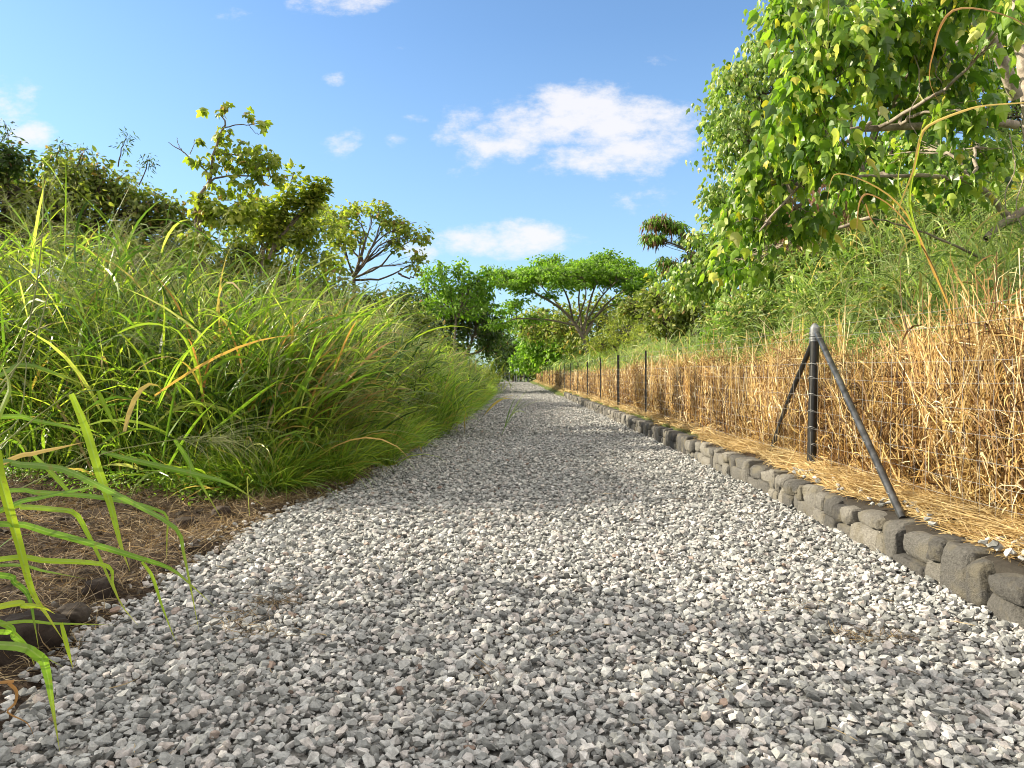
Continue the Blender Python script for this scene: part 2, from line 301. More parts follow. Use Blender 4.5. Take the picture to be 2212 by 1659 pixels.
M['yellow_leaf'] = leaf_mat('yellow_green_leaf', [(0, (.09, .14, .02)), (.5, (.23, .29, .045)), (1, (.44, .44, .08))], trans=.4)
M['pod'] = leaf_mat('brown_pod', [(0, (.12, .06, .035)), (1, (.28, .17, .10))], trans=.15, rough=.7, tcol=(1, .8, .6))

def ground_mat():
    m, t = mat('earth_and_litter'); n, l = t.nodes, t.links
    ge = n.new('ShaderNodeNewGeometry'); a = n.new('ShaderNodeTexNoise'); a.inputs['Scale'].default_value = 5; a.inputs['Detail'].default_value = 8; l.new(ge.outputs['Position'], a.inputs['Vector'])
    b = n.new('ShaderNodeTexNoise'); b.inputs['Scale'].default_value = 45; b.inputs['Detail'].default_value = 6; l.new(ge.outputs['Position'], b.inputs['Vector'])
    soil = ramp(t, b.outputs['Fac'], [(.3, (.020, .015, .011)), (.55, (.05, .036, .026)), (.75, (.095, .072, .05))])
    grass = ramp(t, b.outputs['Fac'], [(.3, (.04, .06, .015)), (.7, (.14, .17, .05))])
    sx = n.new('ShaderNodeSeparateXYZ'); l.new(ge.outputs['Position'], sx.inputs[0])
    mr = n.new('ShaderNodeMapRange'); l.new(sx.outputs[1], mr.inputs[0]); mr.inputs[1].default_value = 9; mr.inputs[2].default_value = 14
    mx = n.new('ShaderNodeMix'); mx.data_type = 'RGBA'; l.new(mr.outputs[0], mx.inputs[0]); l.new(soil, mx.inputs[6]); l.new(grass, mx.inputs[7])
    pr = n.new('ShaderNodeBsdfPrincipled'); l.new(mx.outputs[2], pr.inputs['Base Color']); pr.inputs['Roughness'].default_value = .95; pr.inputs['Specular IOR Level'].default_value = .1
    bp = n.new('ShaderNodeBump'); bp.inputs['Strength'].default_value = 1; bp.inputs['Distance'].default_value = .03; l.new(b.outputs['Fac'], bp.inputs['Height']); l.new(bp.outputs[0], pr.inputs['Normal'])
    o = n.new('ShaderNodeOutputMaterial'); l.new(pr.outputs[0], o.inputs[0]); return m
M['ground'] = ground_mat()
def bed_mat():
    m, t = mat('gravel_bed'); n, l = t.nodes, t.links
    ge = n.new('ShaderNodeNewGeometry'); v = n.new('ShaderNodeTexVoronoi'); v.inputs['Scale'].default_value = 24; l.new(ge.outputs['Position'], v.inputs['Vector'])
    sx = n.new('ShaderNodeSeparateColor'); l.new(v.outputs['Color'], sx.inputs[0])
    col = ramp(t, sx.outputs[0], [(0, (.06, .058, .052)), (.4, (.15, .15, .143)), (.75, (.26, .26, .25)), (1, (.38, .38, .36))])
    pr = n.new('ShaderNodeBsdfPrincipled'); l.new(col, pr.inputs['Base Color']); pr.inputs['Roughness'].default_value = .9; pr.inputs['Specular IOR Level'].default_value = .15
    bp = n.new('ShaderNodeBump'); bp.inputs['Strength'].default_value = 1; bp.inputs['Distance'].default_value = .03; bp.invert = True; l.new(v.outputs['Distance'], bp.inputs['Height']); l.new(bp.outputs[0], pr.inputs['Normal'])
    o = n.new('ShaderNodeOutputMaterial'); l.new(pr.outputs[0], o.inputs[0]); return m
M['gravel_bed'] = bed_mat()

# ------------------------------------------------------------------ ground, road, hill
def road_left(y):
    y = np.asarray(y, float)
    return np.interp(y, [-5, 1.5, 2.8, 3.7, 5, 6.4, 8.5, 10.3, 16, 30, 60, 120], [-1.5, -1.6, -1.85, -2.02, -2.08, -2.08, -1.75, -1.66, -1.45, -1.25, -1.4, -1.7])
def road_right(y): return np.interp(np.asarray(y, float), [-5, 3.5, 7, 12, 36, 40, 120], [2.45, 2.46, 2.56, 2.62, 2.60, 2.55, 2.5])
def grid(xs, ys, zf):
    X, Y = np.meshgrid(xs, ys); v = np.stack([X, Y, zf(X, Y)], -1).reshape(-1, 3); nx = len(xs)
    i = (np.arange(len(ys) - 1)[:, None] * nx + np.arange(nx - 1)[None]).ravel()
    return v, np.stack([i, i + 1, i + nx + 1, i + nx], -1)
a = Acc()
xs = np.concatenate([[-600, -300, -150, -80, -40, -25, -15], np.arange(-10, -1, .12), [-.9, 0, 1, 2.0, 2.3, 2.5, 2.76, 2.78, 2.9, 3.0, 3.3], np.arange(3.9, 18, .8), [18, 25, 40, 80, 150, 300, 600]])
ys = np.concatenate([[-200, -60, -20, -5], np.arange(-3, 14, .12), np.arange(14, 60, 1.0), [60, 70, 80, 90, 100, 110, 125, 150, 200, 400, 900, 1500]])
a.add(*grid(xs, ys, terrain)); tag(a.build('ground', M['ground'], smooth=True), 'brown earth and grassy ground on both sides of the gravel track', 'ground', kind='structure')

def bed_z(x, y): return .012 * np.sin(x * 2.1 + y * .7) * np.sin(y * 1.3 + .4) + .02 * np.exp(-((x - .2) / .7) ** 2)
a = Acc(); ys = np.concatenate([np.arange(-5, 40, .25), np.arange(40, 118, 1.0)]); tt = np.linspace(0, 1, 24); V = []
for y in ys:
    x0, x1 = road_left(y) - .12, min(road_right(y) + .1, 2.62) if y < 38 else road_right(y)
    x = x0 + (x1 - x0) * tt; z = bed_z(x, y) + .0; z = np.where(tt < .06, z - .05 * (1 - tt / .06), z)
    V.append(np.stack([x, np.full_like(x, y), z], -1))
V = np.array(V); nx = 24; i = (np.arange(len(ys) - 1)[:, None] * nx + np.arange(nx - 1)[None]).ravel()
a.add(V, np.stack([i, i + 1, i + nx + 1, i + nx], -1)); tag(a.build('road', M['gravel_bed'], smooth=True), 'straight light grey gravel track running to the trees', 'road', kind='structure')

a = Acc(); xs = np.linspace(-900, 900, 60)
hz_ = lambda x: 35 + 28 * np.exp(-((x - 120) / 260) ** 2) + 6 * np.sin(x * .013) + 3 * np.sin(x * .05)
V = []
for k, (dy, s) in enumerate([(0, 0), (60, .5), (140, .85), (240, 1.0), (420, .6), (600, 0)]): V.append(np.stack([xs, np.full_like(xs, 1100.0 + dy), -2 + hz_(xs) * s], -1))
V = np.array(V); nx = 60; i = (np.arange(5)[:, None] * nx + np.arange(nx - 1)[None]).ravel()
a.add(V, np.stack([i, i + 1, i + nx + 1, i + nx], -1)); tag(a.build('hill', rock_mat('hazy_hillside', [(0, (.16, .25, .26)), (1, (.2, .3, .3))], scale=.03, bump=0), smooth=True), 'distant blue green hill glimpsed through the gap above the track', 'hill', kind='structure')  # haze of distance is put into the blue green hillside colour

# ------------------------------------------------------------------ gravel
def stone_templates(n, pts=13, seed=3, flat=.55):
    out = []; r = np.random.default_rng(seed)
    for _ in range(n):
        bm = bmesh.new()
        for _ in range(pts):
            p = r.normal(0, 1, 3) * (1, 1, 1.3); p /= np.linalg.norm(p); p = np.sign(p) * np.abs(p) ** .7 * (1, r.uniform(.6, .85), r.uniform(flat * .7, flat * 1.2)); bm.verts.new(p * .5)
        g = bmesh.ops.convex_hull(bm, input=bm.verts); bmesh.ops.delete(bm, geom=[e for e in g['geom_interior'] if isinstance(e, bmesh.types.BMVert)], context='VERTS')
        bmesh.ops.triangulate(bm, faces=bm.faces); bm.verts.index_update()
        out.append((np.array([v.co[:] for v in bm.verts]), np.array([[v.index for v in f.verts] for f in bm.faces]))); bm.free()
    return out
def scatter(acc, tmpls, pos, size, tilt=.4, rnd=None):
    n = len(pos); which = rng.integers(0, len(tmpls), n); rnd = rng.random(n) if rnd is None else rnd
    az = U(0, 2 * math.pi, n); tx = rng.normal(0, tilt, n); ty = rng.normal(0, tilt, n)
    up = nrm(np.stack([tx, ty, np.ones(n)], -1)); x = nrm(np.cross(np.stack([-np.sin(az), np.cos(az), np.zeros(n)], -1), up)); y = np.cross(up, x)
    for k, (tv, tf) in enumerate(tmpls):
        s = which == k; c = s.sum()
        if not c: continue
        v = pos[s][:, None] + size[s][:, None, None] * (tv[None, :, 0, None] * x[s][:, None] + tv[None, :, 1, None] * y[s][:, None] + tv[None, :, 2, None] * up[s][:, None])
        f = (tf[None] + (np.arange(c) * len(tv))[:, None, None]).reshape(-1, 3)
        acc.add(v, f, np.repeat(np.stack([rnd[s], rnd[s] * 13 % 1, rnd[s] * 29 % 1], -1), len(tv), 0))
ST = stone_templates(18); ST2 = stone_templates(8, 8, 5)
a = Acc()
def road_scatter(y0, y1, g, s0, s1, tm, tilt):
    xs = np.arange(-2.5, 2.75, g); ys = np.arange(y0, y1, g); X, Y = np.meshgrid(xs, ys); X = X.ravel(); Y = Y.ravel(); n = len(X)
    X = X + rng.normal(0, g * .45, n); Y = Y + rng.normal(0, g * .45, n)
    edge = .05 * np.sin(Y * 5.1) + .05 * np.sin(Y * 13.7 + 1) + rng.normal(0, .05, n)
    k = (X > road_left(Y) + edge) & (X < road_right(Y) + .02); X, Y = X[k], Y[k]; n = len(X)
    sz = s0 + (s1 - s0) * rng.random(n) ** 2.2
    z = bed_z(X, Y) + U(-.1, .65, n) * sz + .004 + .006 * np.sin(X * 23 + Y * 9) * np.sin(Y * 19 - X * 7)
    left = np.clip(1 - (X - road_left(Y)) / .25, 0, 1); z = z - left * .0
    scatter(a, tm, np.stack([X, Y, z], -1), sz, tilt)
road_scatter(1.2, 7, .0225, .023, .060, ST, .36)
road_scatter(7, 14, .030, .030, .062, ST, .40)
road_scatter(14, 42, .05, .042, .075, ST2, .5)
road_scatter(42, 75, .11, .07, .12, ST2, .45)
# gravel kicked up on to the wall ledge and out over the earth
n = 170; Y = 2.6 + 4.4 * rng.random(n) ** 1.5; X = road_right(Y) + .06 + np.abs(rng.normal(0, .16, n)); kk = np.array([mnoise.noise(Vector((y * 2.2, 4, 1))) > -.1 for y in Y]); X, Y = X[kk], Y[kk]; n = len(X); scatter(a, ST, np.stack([X, Y, .31 + U(0, .035, n)], -1), U(.03, .07, n), .4)
n = 500; Y = U(1.2, 30, n); X = road_left(Y) - np.abs(rng.normal(0, .12, n)); scatter(a, ST, np.stack([X, Y, terrain(X, Y) + .015], -1), U(.025, .055, n), .4)
tag(a.build('gravel', M['gravel']), 'loose angular grey crushed stone covering the whole track', 'gravel', kind='stuff')

# ------------------------------------------------------------------ low stone wall
def ico(sub):
    bm = bmesh.new(); bmesh.ops.create_icosphere(bm, subdivisions=sub, radius=1); bm.verts.index_update()
    r_ = (np.array([v.co[:] for v in bm.verts]), np.array([[v.index for v in f.verts] for f in bm.faces])); bm.free(); return r_
I3, I2 = ico(4), ico(3)
def boulder(acc, c, dims, rough=.12, sub=I3, seed=0, box=.45, rz=None):
    v, f = sub; q = np.sign(v) * np.abs(v) ** box
    d = np.array([mnoise.noise(Vector(p * 1.3 + seed * 3.7)) + .5 * mnoise.noise(Vector(p * 3.1 + seed * 1.3)) + .25 * mnoise.noise(Vector(p * 7 + seed)) for p in v])
    q = q * (1 + rough * 1.6 * d[:, None])
    fr_ = np.random.default_rng(int(seed * 7) + 11)
    for _ in range(10):
        nn = fr_.normal(0, 1, 3); nn /= np.linalg.norm(nn); dd = fr_.uniform(.86, 1.2) * (1 if box > .45 else 1.08) * (1 + .25 * abs(nn[0] * nn[1] + nn[1] * nn[2])); ov = np.maximum(q @ nn - dd, 0); q = q - ov[:, None] * nn * .85
    q = q / np.abs(q).max(0) * 1.0
    d2 = np.array([mnoise.noise(Vector(p * 5.3 + seed * 2.1)) for p in v]); q = q * (1 + .05 * d2[:, None])
    q = q * (np.array(dims) / 2)
    if rz is None: rz = U(-.15, .15)
    cx, sx = math.cos(rz), math.sin(rz); q = np.stack([q[:, 0] * cx - q[:, 1] * sx, q[:, 0] * sx + q[:, 1] * cx, q[:, 2]], -1)
    acc.add(q + np.array(c), f, np.tile([U(0, 1), .5, U(0, 1)], (len(v), 1)))
wl = empty('stone_wall', (2.62, 20, 0), 'low retaining wall of dark basalt blocks edging the track below the fence', 'wall')
a = Acc(); y = -1.5; k = 0
def wstone(y, wd, zc, h):
    global k
    sub = I3 if y < 9 else I2; xx = float(road_right(y)) + .10 + U(-.02, .02)
    boulder(a, (xx, y + wd / 2, zc), (.24, wd * U(1.03, 1.1), h * U(1.08, 1.18)), .07, sub, k, U(.26, .42), U(-.14, .14)); k += 1
while y < 36.8:
    wd = float(np.clip(rng.gamma(5, .042), .10, .40)); H = .285 + U(-.025, .02); t_ = U(0, 1)
    if t_ < .38 and wd < .28: wstone(y, wd, H / 2 - .02, H)
    elif t_ < .8:
        h1 = H * U(.4, .68); wstone(y, wd, h1 / 2 - .02, h1)
        wstone(y + U(-.05, .05), wd * U(.8, 1.05), h1 + (H - h1) / 2 - .02, H - h1)
    else:
        h1 = H * U(.4, .6); wstone(y, wd, h1 / 2 - .02, h1)
        wstone(y, wd * .5, h1 + (H - h1) / 2 - .02, H - h1); wstone(y + wd * .5, wd * .5, h1 + (H - h1) / 2 - .03, (H - h1) * .9)
    y += wd
wo_ = a.build('stone_face', M['wall'], smooth=True); wo_.parent = wl; wo_.location = (-2.62, -20, 0)
a = Acc(); ys = np.arange(-1.6, 37, .5); V = []
for y in ys:
    xx = float(road_right(y)); V.append([(xx + .07, y, -.1), (xx + .07, y, .25), (xx + .24, y, .28), (xx + .24, y, -.1)])
V = np.array(V); i = (np.arange(len(ys) - 1)[:, None] * 4 + np.arange(3)[None]).ravel(); a.add(V, np.stack([i, i + 1, i + 5, i + 4], -1))
e_ = (len(ys) - 1) * 4; a.add(V[-1], np.array([[0, 1, 2, 3]]))
mo = a.build('mortar', M['mortar']); mo.parent = wl; mo.location = (-2.62, -20, 0)

# boulders and clods lying on the earth at left
for (px, py, Y, s, lab) in [(215, 1325, 4.1, .17, 'dark clod of earth against the gravel edge just beyond the small brown rock'),
                            (40, 1440, 3.25, .32, 'biggest dark boulder half sunk in the earth at the near left edge of the gravel'),
                            (160, 1390, 3.6, .14, 'small brown rock between the big boulder and the gravel'),
                            (480, 1105, 6.3, .16, 'brown rock on the bare earth in front of the tall green grass'),
                            (395, 1125, 6.0, .18, 'wide dark rock lying on the earth behind the hanging grass blades')]:
    p = P(px, py, Y); z = float(terrain(p[0], p[1])); a = Acc(); boulder(a, (0, 0, s * .16), (s * 1.15, s * 1.0, s * .8), .2, I3, s * 100, .7, U(0, 3))
    o = a.build('rock', M['clod'], smooth=True); o.location = (p[0], p[1], z); tag(o, lab, 'rock', 'rocks on the bare earth')
a = Acc(); n = 2600; Y = U(1.5, 9, n); X = road_left(Y) - .05 - np.abs(U(0, 3.2, n)); scatter(a, ST, np.stack([X, Y, terrain(X, Y) + .0], -1), .02 + .07 * rng.random(n) ** 3, .5)
tag(a.build('soil_crumbs', M['clod']), 'crumbs of dark brown soil on the bare strip beside the gravel', 'soil', kind='stuff')

# ------------------------------------------------------------------ fence
FX = 2.9
fence = empty('wire_fence', (FX, 7.14, .3), 'wire mesh fence on black steel posts above the low stone wall', 'fence')
def fbuild(acc, name, m, parent=fence, smooth=True):
    o = acc.build(name, m, smooth=smooth); o.parent = parent
    if parent is fence: o.location = (-FX, -7.14, -.3)
    return o
a = Acc(); limb(a, [(FX - .02, 7.14, .0), (FX, 7.14, .9), (FX + .02, 7.14, 1.60)], .043, .041, 6, 20); mp = fbuild(a, 'terminal_post', M['black_steel'])
mp['label'] = 'thick black round post between the two slanting braces'
a = Acc(); limb(a, [(FX + .02, 7.14, 1.60), (FX + .02, 7.14, 1.66), (FX + .02, 7.14, 1.685)], .048, .046, 5, 20); limb(a, [(FX + .02, 7.14, 1.685), (FX + .02, 7.14, 1.71), (FX + .02, 7.14, 1.726)], .044, .012, 6, 20, cap=True); fbuild(a, 'post_cap', M['galv'], mp)
a = Acc()
for z in (1.56, 1.585, 1.63): limb(a, [(FX + .018, 7.14, z - .009), (FX + .018, 7.14, z + .009)], .05, .05, 3, 18, cap=True)
limb(a, [(FX + .02, 7.10, 1.62), (FX + .02, 7.03, 1.60)], .022, .022, 3, 8, cap=True); limb(a, [(FX + .02, 7.18, 1.56), (FX + .02, 7.24, 1.54)], .02, .02, 3, 8, cap=True)
fbuild(a, 'clamp_band', M['galv'], mp)
a = Acc(); limb(a, [(FX + .015, 7.07, 1.62), (FX - .11, 6.1, .98), (FX - .25, 5.02, .26)], .027, .027, 8, 16, cap=True); b1 = fbuild(a, 'brace', M['galv_dark']); b1['label'] = 'shiny grey pipe brace slanting down to the near side'
a = Acc(); limb(a, [(FX + .02, 7.2, 1.54), (FX + .03, 7.9, .9), (FX + .05, 8.5, .28)], .024, .024, 8, 16, cap=True); b2 = fbuild(a, 'brace', M['black_steel']); b2['label'] = 'black brace slanting down to the far side'
for i, y in enumerate([3.0, 16.05, 20.2, 24.2, 28.5, 32.7, 36.8, 40.8, 44.8, 48.8, 53, 57, 61, 65, 70, 75, 80, 86]):
    a = Acc(); s = .016 if y not in (20.2,) else .026; h = 1.70 + U(-.03, .04); ln = U(-.015, .015)
    r_ = s; z0 = .0 if y < 37 else -.02
    # T section
    for (dx, dy, wx, wy) in ((0, 0, r_ * 1.2, .003), (0, .5 * r_, .003, r_ * .9)):
        x0, x1, y0, y1 = FX + dx - wx, FX + dx + wx, y + dy - wy - .002, y + dy + wy
        v = np.array([(x0, y0, z0), (x1, y0, z0), (x1, y1, z0), (x0, y1, z0), (x0 + ln, y0, h), (x1 + ln, y0, h), (x1 + ln, y1, h), (x0 + ln, y1, h)])
        a.add(v, np.array([[0, 1, 5, 4], [1, 2, 6, 5], [2, 3, 7, 6], [3, 0, 4, 7], [4, 5, 6, 7]]))
    limb(a, [(FX, y, z0), (FX + ln / 2, y, h / 2), (FX + ln, y, h)], r_ * .8, r_ * .8, 4, 6, cap=True)
    fbuild(a, 'fence_post', M['black_steel'], smooth=False)
a = Acc()
def wire(pts, r=.0014, n=2, jit=0): limb(a, pts, r, r, n, 3, jit)
knots = [-2, 3.0, 7.14, 11.5, 16.05, 20.2, 24.2, 28.5, 32.7, 36.8, 40.8, 44.8, 48.8, 53, 57, 61, 65, 70, 75, 80, 86]
for z, dx in [(.36, -.03), (.46, -.03), (.58, -.03), (.72, -.03), (.88, -.03), (1.04, -.03), (1.20, -.03), (1.34, -.03), (1.58, -.02), (1.68, .0)]:
    pts = []
    for k, y in enumerate(knots[:-1]): pts += [(FX + dx, y, z + U(-.008, .008)), (FX + dx + U(-.02, .02), (y + knots[k + 1]) / 2, z - .015 + U(-.008, .008))]
    wire(pts, .0013, 120)
yv = 2.6
while yv < 45: wire([(FX - .03, yv, .33), (FX - .03 + U(-.008, .008), yv + U(-.01, .01), .8), (FX - .03, yv, 1.35)], .0009, 5, .006); yv += .15 if yv < 14 else .3
# tie wires round the thick post and the braces
for z in (.4, .55, .72, .88, 1.04, 1.2, 1.33):
    th = np.linspace(0, 2 * math.pi, 10); wire([(FX + .0 + .046 * math.cos(t), 7.14 + .046 * math.sin(t), z + .012 * math.sin(t * 2)) for t in th], .0028, 24)
    yb = 7.07 - (1.62 - z) / 1.36 * 2.05; xb = FX + .015 - .265 * (1.62 - z) / 1.36; wire([(xb + .031 * math.cos(t), yb + .031 * math.sin(t), z) for t in th], .0022, 18)
fbuild(a, 'wire_mesh', M['wire'])

# far end fence and the small sign
fe = empty('field_fence', (-1, 97, 0), 'thin pale metal posts of a fence closing the far end of the track', 'fence')
for px in (1091, 1100, 1112, 1122, 1132, 1141):
    p = P(px, 822, 97); a = Acc(); limb(a, [(p[0], 97, 0), (p[0], 97, 1.35 + U(-.1, .3))], .04, .04, 3, 8, cap=True); o = a.build('fence_post', M['galv'], smooth=True); o.parent = fe; o.location = (1, -97, 0)
a = Acc()
for z in (.4, .8, 1.2): limb(a, [(-1.2, 97, z), (.5, 97, z + .01), (2.4, 97, z)], .012, .012, 6, 4)
o = a.build('wire_strand', M['galv']); o.parent = fe; o.location = (1, -97, 0)
sp_ = P(1116, 805, 95); sg = empty('notice_sign', (sp_[0], 95, 0), 'tiny pale board on a thin post at the far end of the track', 'sign')
a = Acc(); limb(a, [(0, 0, 0), (0, 0, 2.0)], .035, .035, 3, 8, cap=True); a.build('post', M['galv'], sg, smooth=True)
a = Acc(); v = np.array([(x, y, z) for x in (-.28, .28) for y in (-.06, -.04) for z in (1.3, 2.0)]); a.add(v, np.array([[0, 1, 3, 2], [4, 6, 7, 5], [0, 4, 5, 1], [2, 3, 7, 6], [0, 2, 6, 4], [1, 5, 7, 3]])); a.build('board', M['sign'], sg)

# ------------------------------------------------------------------ grass stands
def stand(al, as_, X, Y, H, lf=6, LL=(.45, .85), WW=(.010, .020), seeds=None, seedp=.1, K=5, lean=.12, droop=(1.0, 2.3), leanaz=None, stemw=.004, z=None):
    n = len(X); root = np.stack([X, Y, terrain(X, Y) if z is None else z], -1)
    az = U(0, 2 * math.pi, n) if leanaz is None else rng.normal(leanaz, .7, n)
    p = paths(root, az, math.pi / 2 - np.abs(rng.normal(0, lean, n)), H, np.abs(rng.normal(.25, .3, n)) + lean, 6, 2.0)
    rs = rng.random(n); tri_tubes(as_, p, np.full(n, stemw) * U(.7, 1.3, n), rs)
    for j in range(lf):
        fr = np.clip((j + U(0, 1, n)) / lf * .97, 0, .97) * 6; i0 = fr.astype(int); u = (fr - i0)[:, None]
        q = p[np.arange(n), i0] * (1 - u) + p[np.arange(n), i0 + 1] * u
        la = U(0, 2 * math.pi, n); L = U(*LL, n) * np.clip(H / 1.6, .5, 1.2)
        lp = paths(q, la, U(.5, 1.35, n), L, U(*droop, n), K, 1.5, .35)
        ribbon(al, lp, WW[0] + (WW[1] - WW[0]) * rng.random(n) ** 1.8, np.clip(rng.normal(.45, .28, n), 0, 1), .7)
    if seeds is not None:
        idx = np.where(rng.random(n) < seedp)[0]
        if len(idx):
            m = len(idx); t0 = p[idx, -1]; d = nrm(p[idx, -1] - p[idx, -2]); T = U(.3, .6, m)
            tip = t0 + d * T[:, None] + np.array([0, 0, -1]) * (T * .12)[:, None]
            pp = np.stack([t0, (t0 + tip) / 2 + np.array([0, 0, .02]), tip], 1); tri_tubes(seeds, pp, np.full(m, .003), rng.random(m))
            for j in range(18):
                u = (.1 + .9 * j / 15); q = t0 * (1 - u) + tip * u; la = U(0, 6.28, m)
                lp = paths(q, la, U(.5, 1.1, m), U(.09, .20, m) * (1.25 - u), U(.4, 1.4, m), 3, 1.5)
                tri_tubes(seeds, lp, np.full(m, .0022), rng.random(m), .3)
    return p
def edge_left(y): return np.interp(y, [7.0, 7.5, 8.6, 10, 16, 30, 60, 95], [-2.5, -2.35, -1.95, -1.85, -1.6, -1.35, -1.45, -1.8])
# left stand
al, as_, ad = Acc(), Acc(), Acc()
def left_pts(n, y0, y1, depth, pw=1.0):
    Y = y0 + (y1 - y0) * rng.random(n) ** pw; d = depth * rng.random(n); X = edge_left(Y) - d
    front = np.interp(X, [-9, -6, -4.2, -2.5, -1.5], [9.3, 8.6, 7.5, 7.2, 7.9]); k = Y > front + U(-.15, .25, n)
    return X[k], Y[k], d[k]
X, Y, d = left_pts(5200, 7.1, 15, 5.2)
Hmax = np.interp(X, [-7, -5, -3.6, -2.4, -1.6], [2.85, 2.6, 2.3, 1.9, 1.4]); H = Hmax * U(.5, 1.05, len(X)) ; cl = np.array([mnoise.noise(Vector((x * .9, y * .8, 5))) for x, y in zip(X, Y)]); H = H * (1 + .45 * cl); stand(al, as_, X, Y, H, 6, (.45, 1.15), (.013, .042), ad, .4, 6, lean=.2, droop=(.4, 2.2))
n = 26; X = U(-6.6, -2.6, n); Y = U(8.2, 10.5, n); stand(al, as_, X, Y, np.interp(X, [-6.5, -4, -2.6], [3.3, 2.9, 2.2]) * U(.9, 1.1, n), 4, (.4, .8), (.02, .04), ad, 1.0, 6, lean=.14, stemw=.006)
X, Y, d = left_pts(5200, 15, 34, 3.6)
H = np.interp(d, [0, .6, 1.6, 3.6], [1.0, 1.7, 2.2, 2.6]) * U(.6, 1.05, len(X)); stand(al, as_, X, Y, H, 5, (.5, 1.0), (.018, .042), ad, .2, 4, lean=.2, droop=(.4, 2.2))
X, Y, d = left_pts(4200, 34, 92, 3.0)
H = np.interp(d, [0, .6, 1.6, 3.6], [.6, 1.2, 1.7, 2.0]) * U(.6, 1.05, len(X)); stand(al, as_, X, Y, H, 4, (.5, .9), (.04, .07), None, 0, 3)
tag(al.build('tall_grass', M['grass']), 'dense bank of tall green grass along the left of the track', 'grass', kind='stuff')
tag(as_.build('grass_stems', M['grass']), 'green stems standing in the grass bank left of the track', 'grass', kind='stuff')
tag(ad.build('seed_heads', M['seed']), 'airy pale green seed heads above the left grass bank', 'seed heads', kind='stuff')
# short fresh grass at the foot of the bank
al = Acc(); n = 30000; Y = 7.3 + 36 * rng.random(n) ** 1.7; X = edge_left(Y) + .12 - np.abs(rng.normal(0, .45, n)) + .12 * np.sin(Y * 3.3) + .1 * np.sin(Y * 7.9); k = X < edge_left(Y) + .3; X, Y = X[k], Y[k]; n = len(X)
p = paths(np.stack([X, Y, terrain(X, Y)], -1), U(0, 6.28, n), U(.7, 1.5, n), U(.2, .95, n), U(.3, 1.9, n), 5); ribbon(al, p, U(.006, .014, n) * (1 + Y / 25), rng.random(n), .6)
tag(al.build('verge_grass', M['bright_grass']), 'short fresh green grass at the foot of the left bank by the gravel', 'grass', kind='stuff')
# dead thatch on the earth strip and along the gravel edge
al = Acc(); n = 34000; Y = 1.6 + 7.6 * rng.random(n); X = road_left(Y) + .05 - 3.6 * rng.random(n) ** 1.2
keep = rng.random(n) < np.interp(Y, [1.5, 6, 7, 9], [.75, .8, 1, 1]); X, Y = X[keep], Y[keep]; n = len(X)
cl = np.array([mnoise.noise(Vector((x * 1.8, y * 1.8, 3))) for x, y in zip(X, Y)]); k = cl > -.28; X, Y = X[k], Y[k]; n = len(X)
p = paths(np.stack([X, Y, terrain(X, Y) + U(.0, .03, n)], -1), U(0, 6.28, n), rng.normal(.12, .3, n), U(.06, .26, n), rng.normal(.2, .7, n), 4, 1.2, .8); ribbon(al, p, U(.002, .0055, n), rng.random(n), .8)
n = 5000; Y = 7 + 30 * rng.random(n) ** 1.6; X = road_left(Y) + .15 - np.abs(rng.normal(0, .3, n)); p = paths(np.stack([X, Y, terrain(X, Y) + U(.02, .05, n)], -1), U(0, 6.28, n), rng.normal(.15, .3, n), U(.06, .25, n), rng.normal(.2, .6, n), 3); ribbon(al, p, U(.004, .007, n), rng.random(n), .8)
tag(al.build('dead_thatch', M['thatch']), 'brown dead grass litter on the bare earth beside the gravel', 'litter', kind='stuff')
# small broad leaved weeds at the foot of the bank
al = Acc(); n = 1800; c = rng.integers(0, 26, n); cx = U(-5.5, -2.4, 26); cy = np.interp(cx, [-6, -4.2, -2.4], [8.3, 7.35, 7.0]) + U(-.1, .2, 26); pos = np.stack([cx[c] + rng.normal(0, .14, n), cy[c] + rng.normal(0, .12, n), U(.03, .30, n)], -1)
leaves(al, OVATE, pos, rng.normal(0, 1, (n, 3)) * (1, 1, .4), np.stack([rng.normal(0, .4, n), rng.normal(-.3, .4, n), np.ones(n)], -1), U(.03, .06, n), rng.random(n))
tag(al.build('weeds', M['fresh_leaf']), 'small leafy weeds at the foot of the left grass bank', 'weeds', kind='stuff')

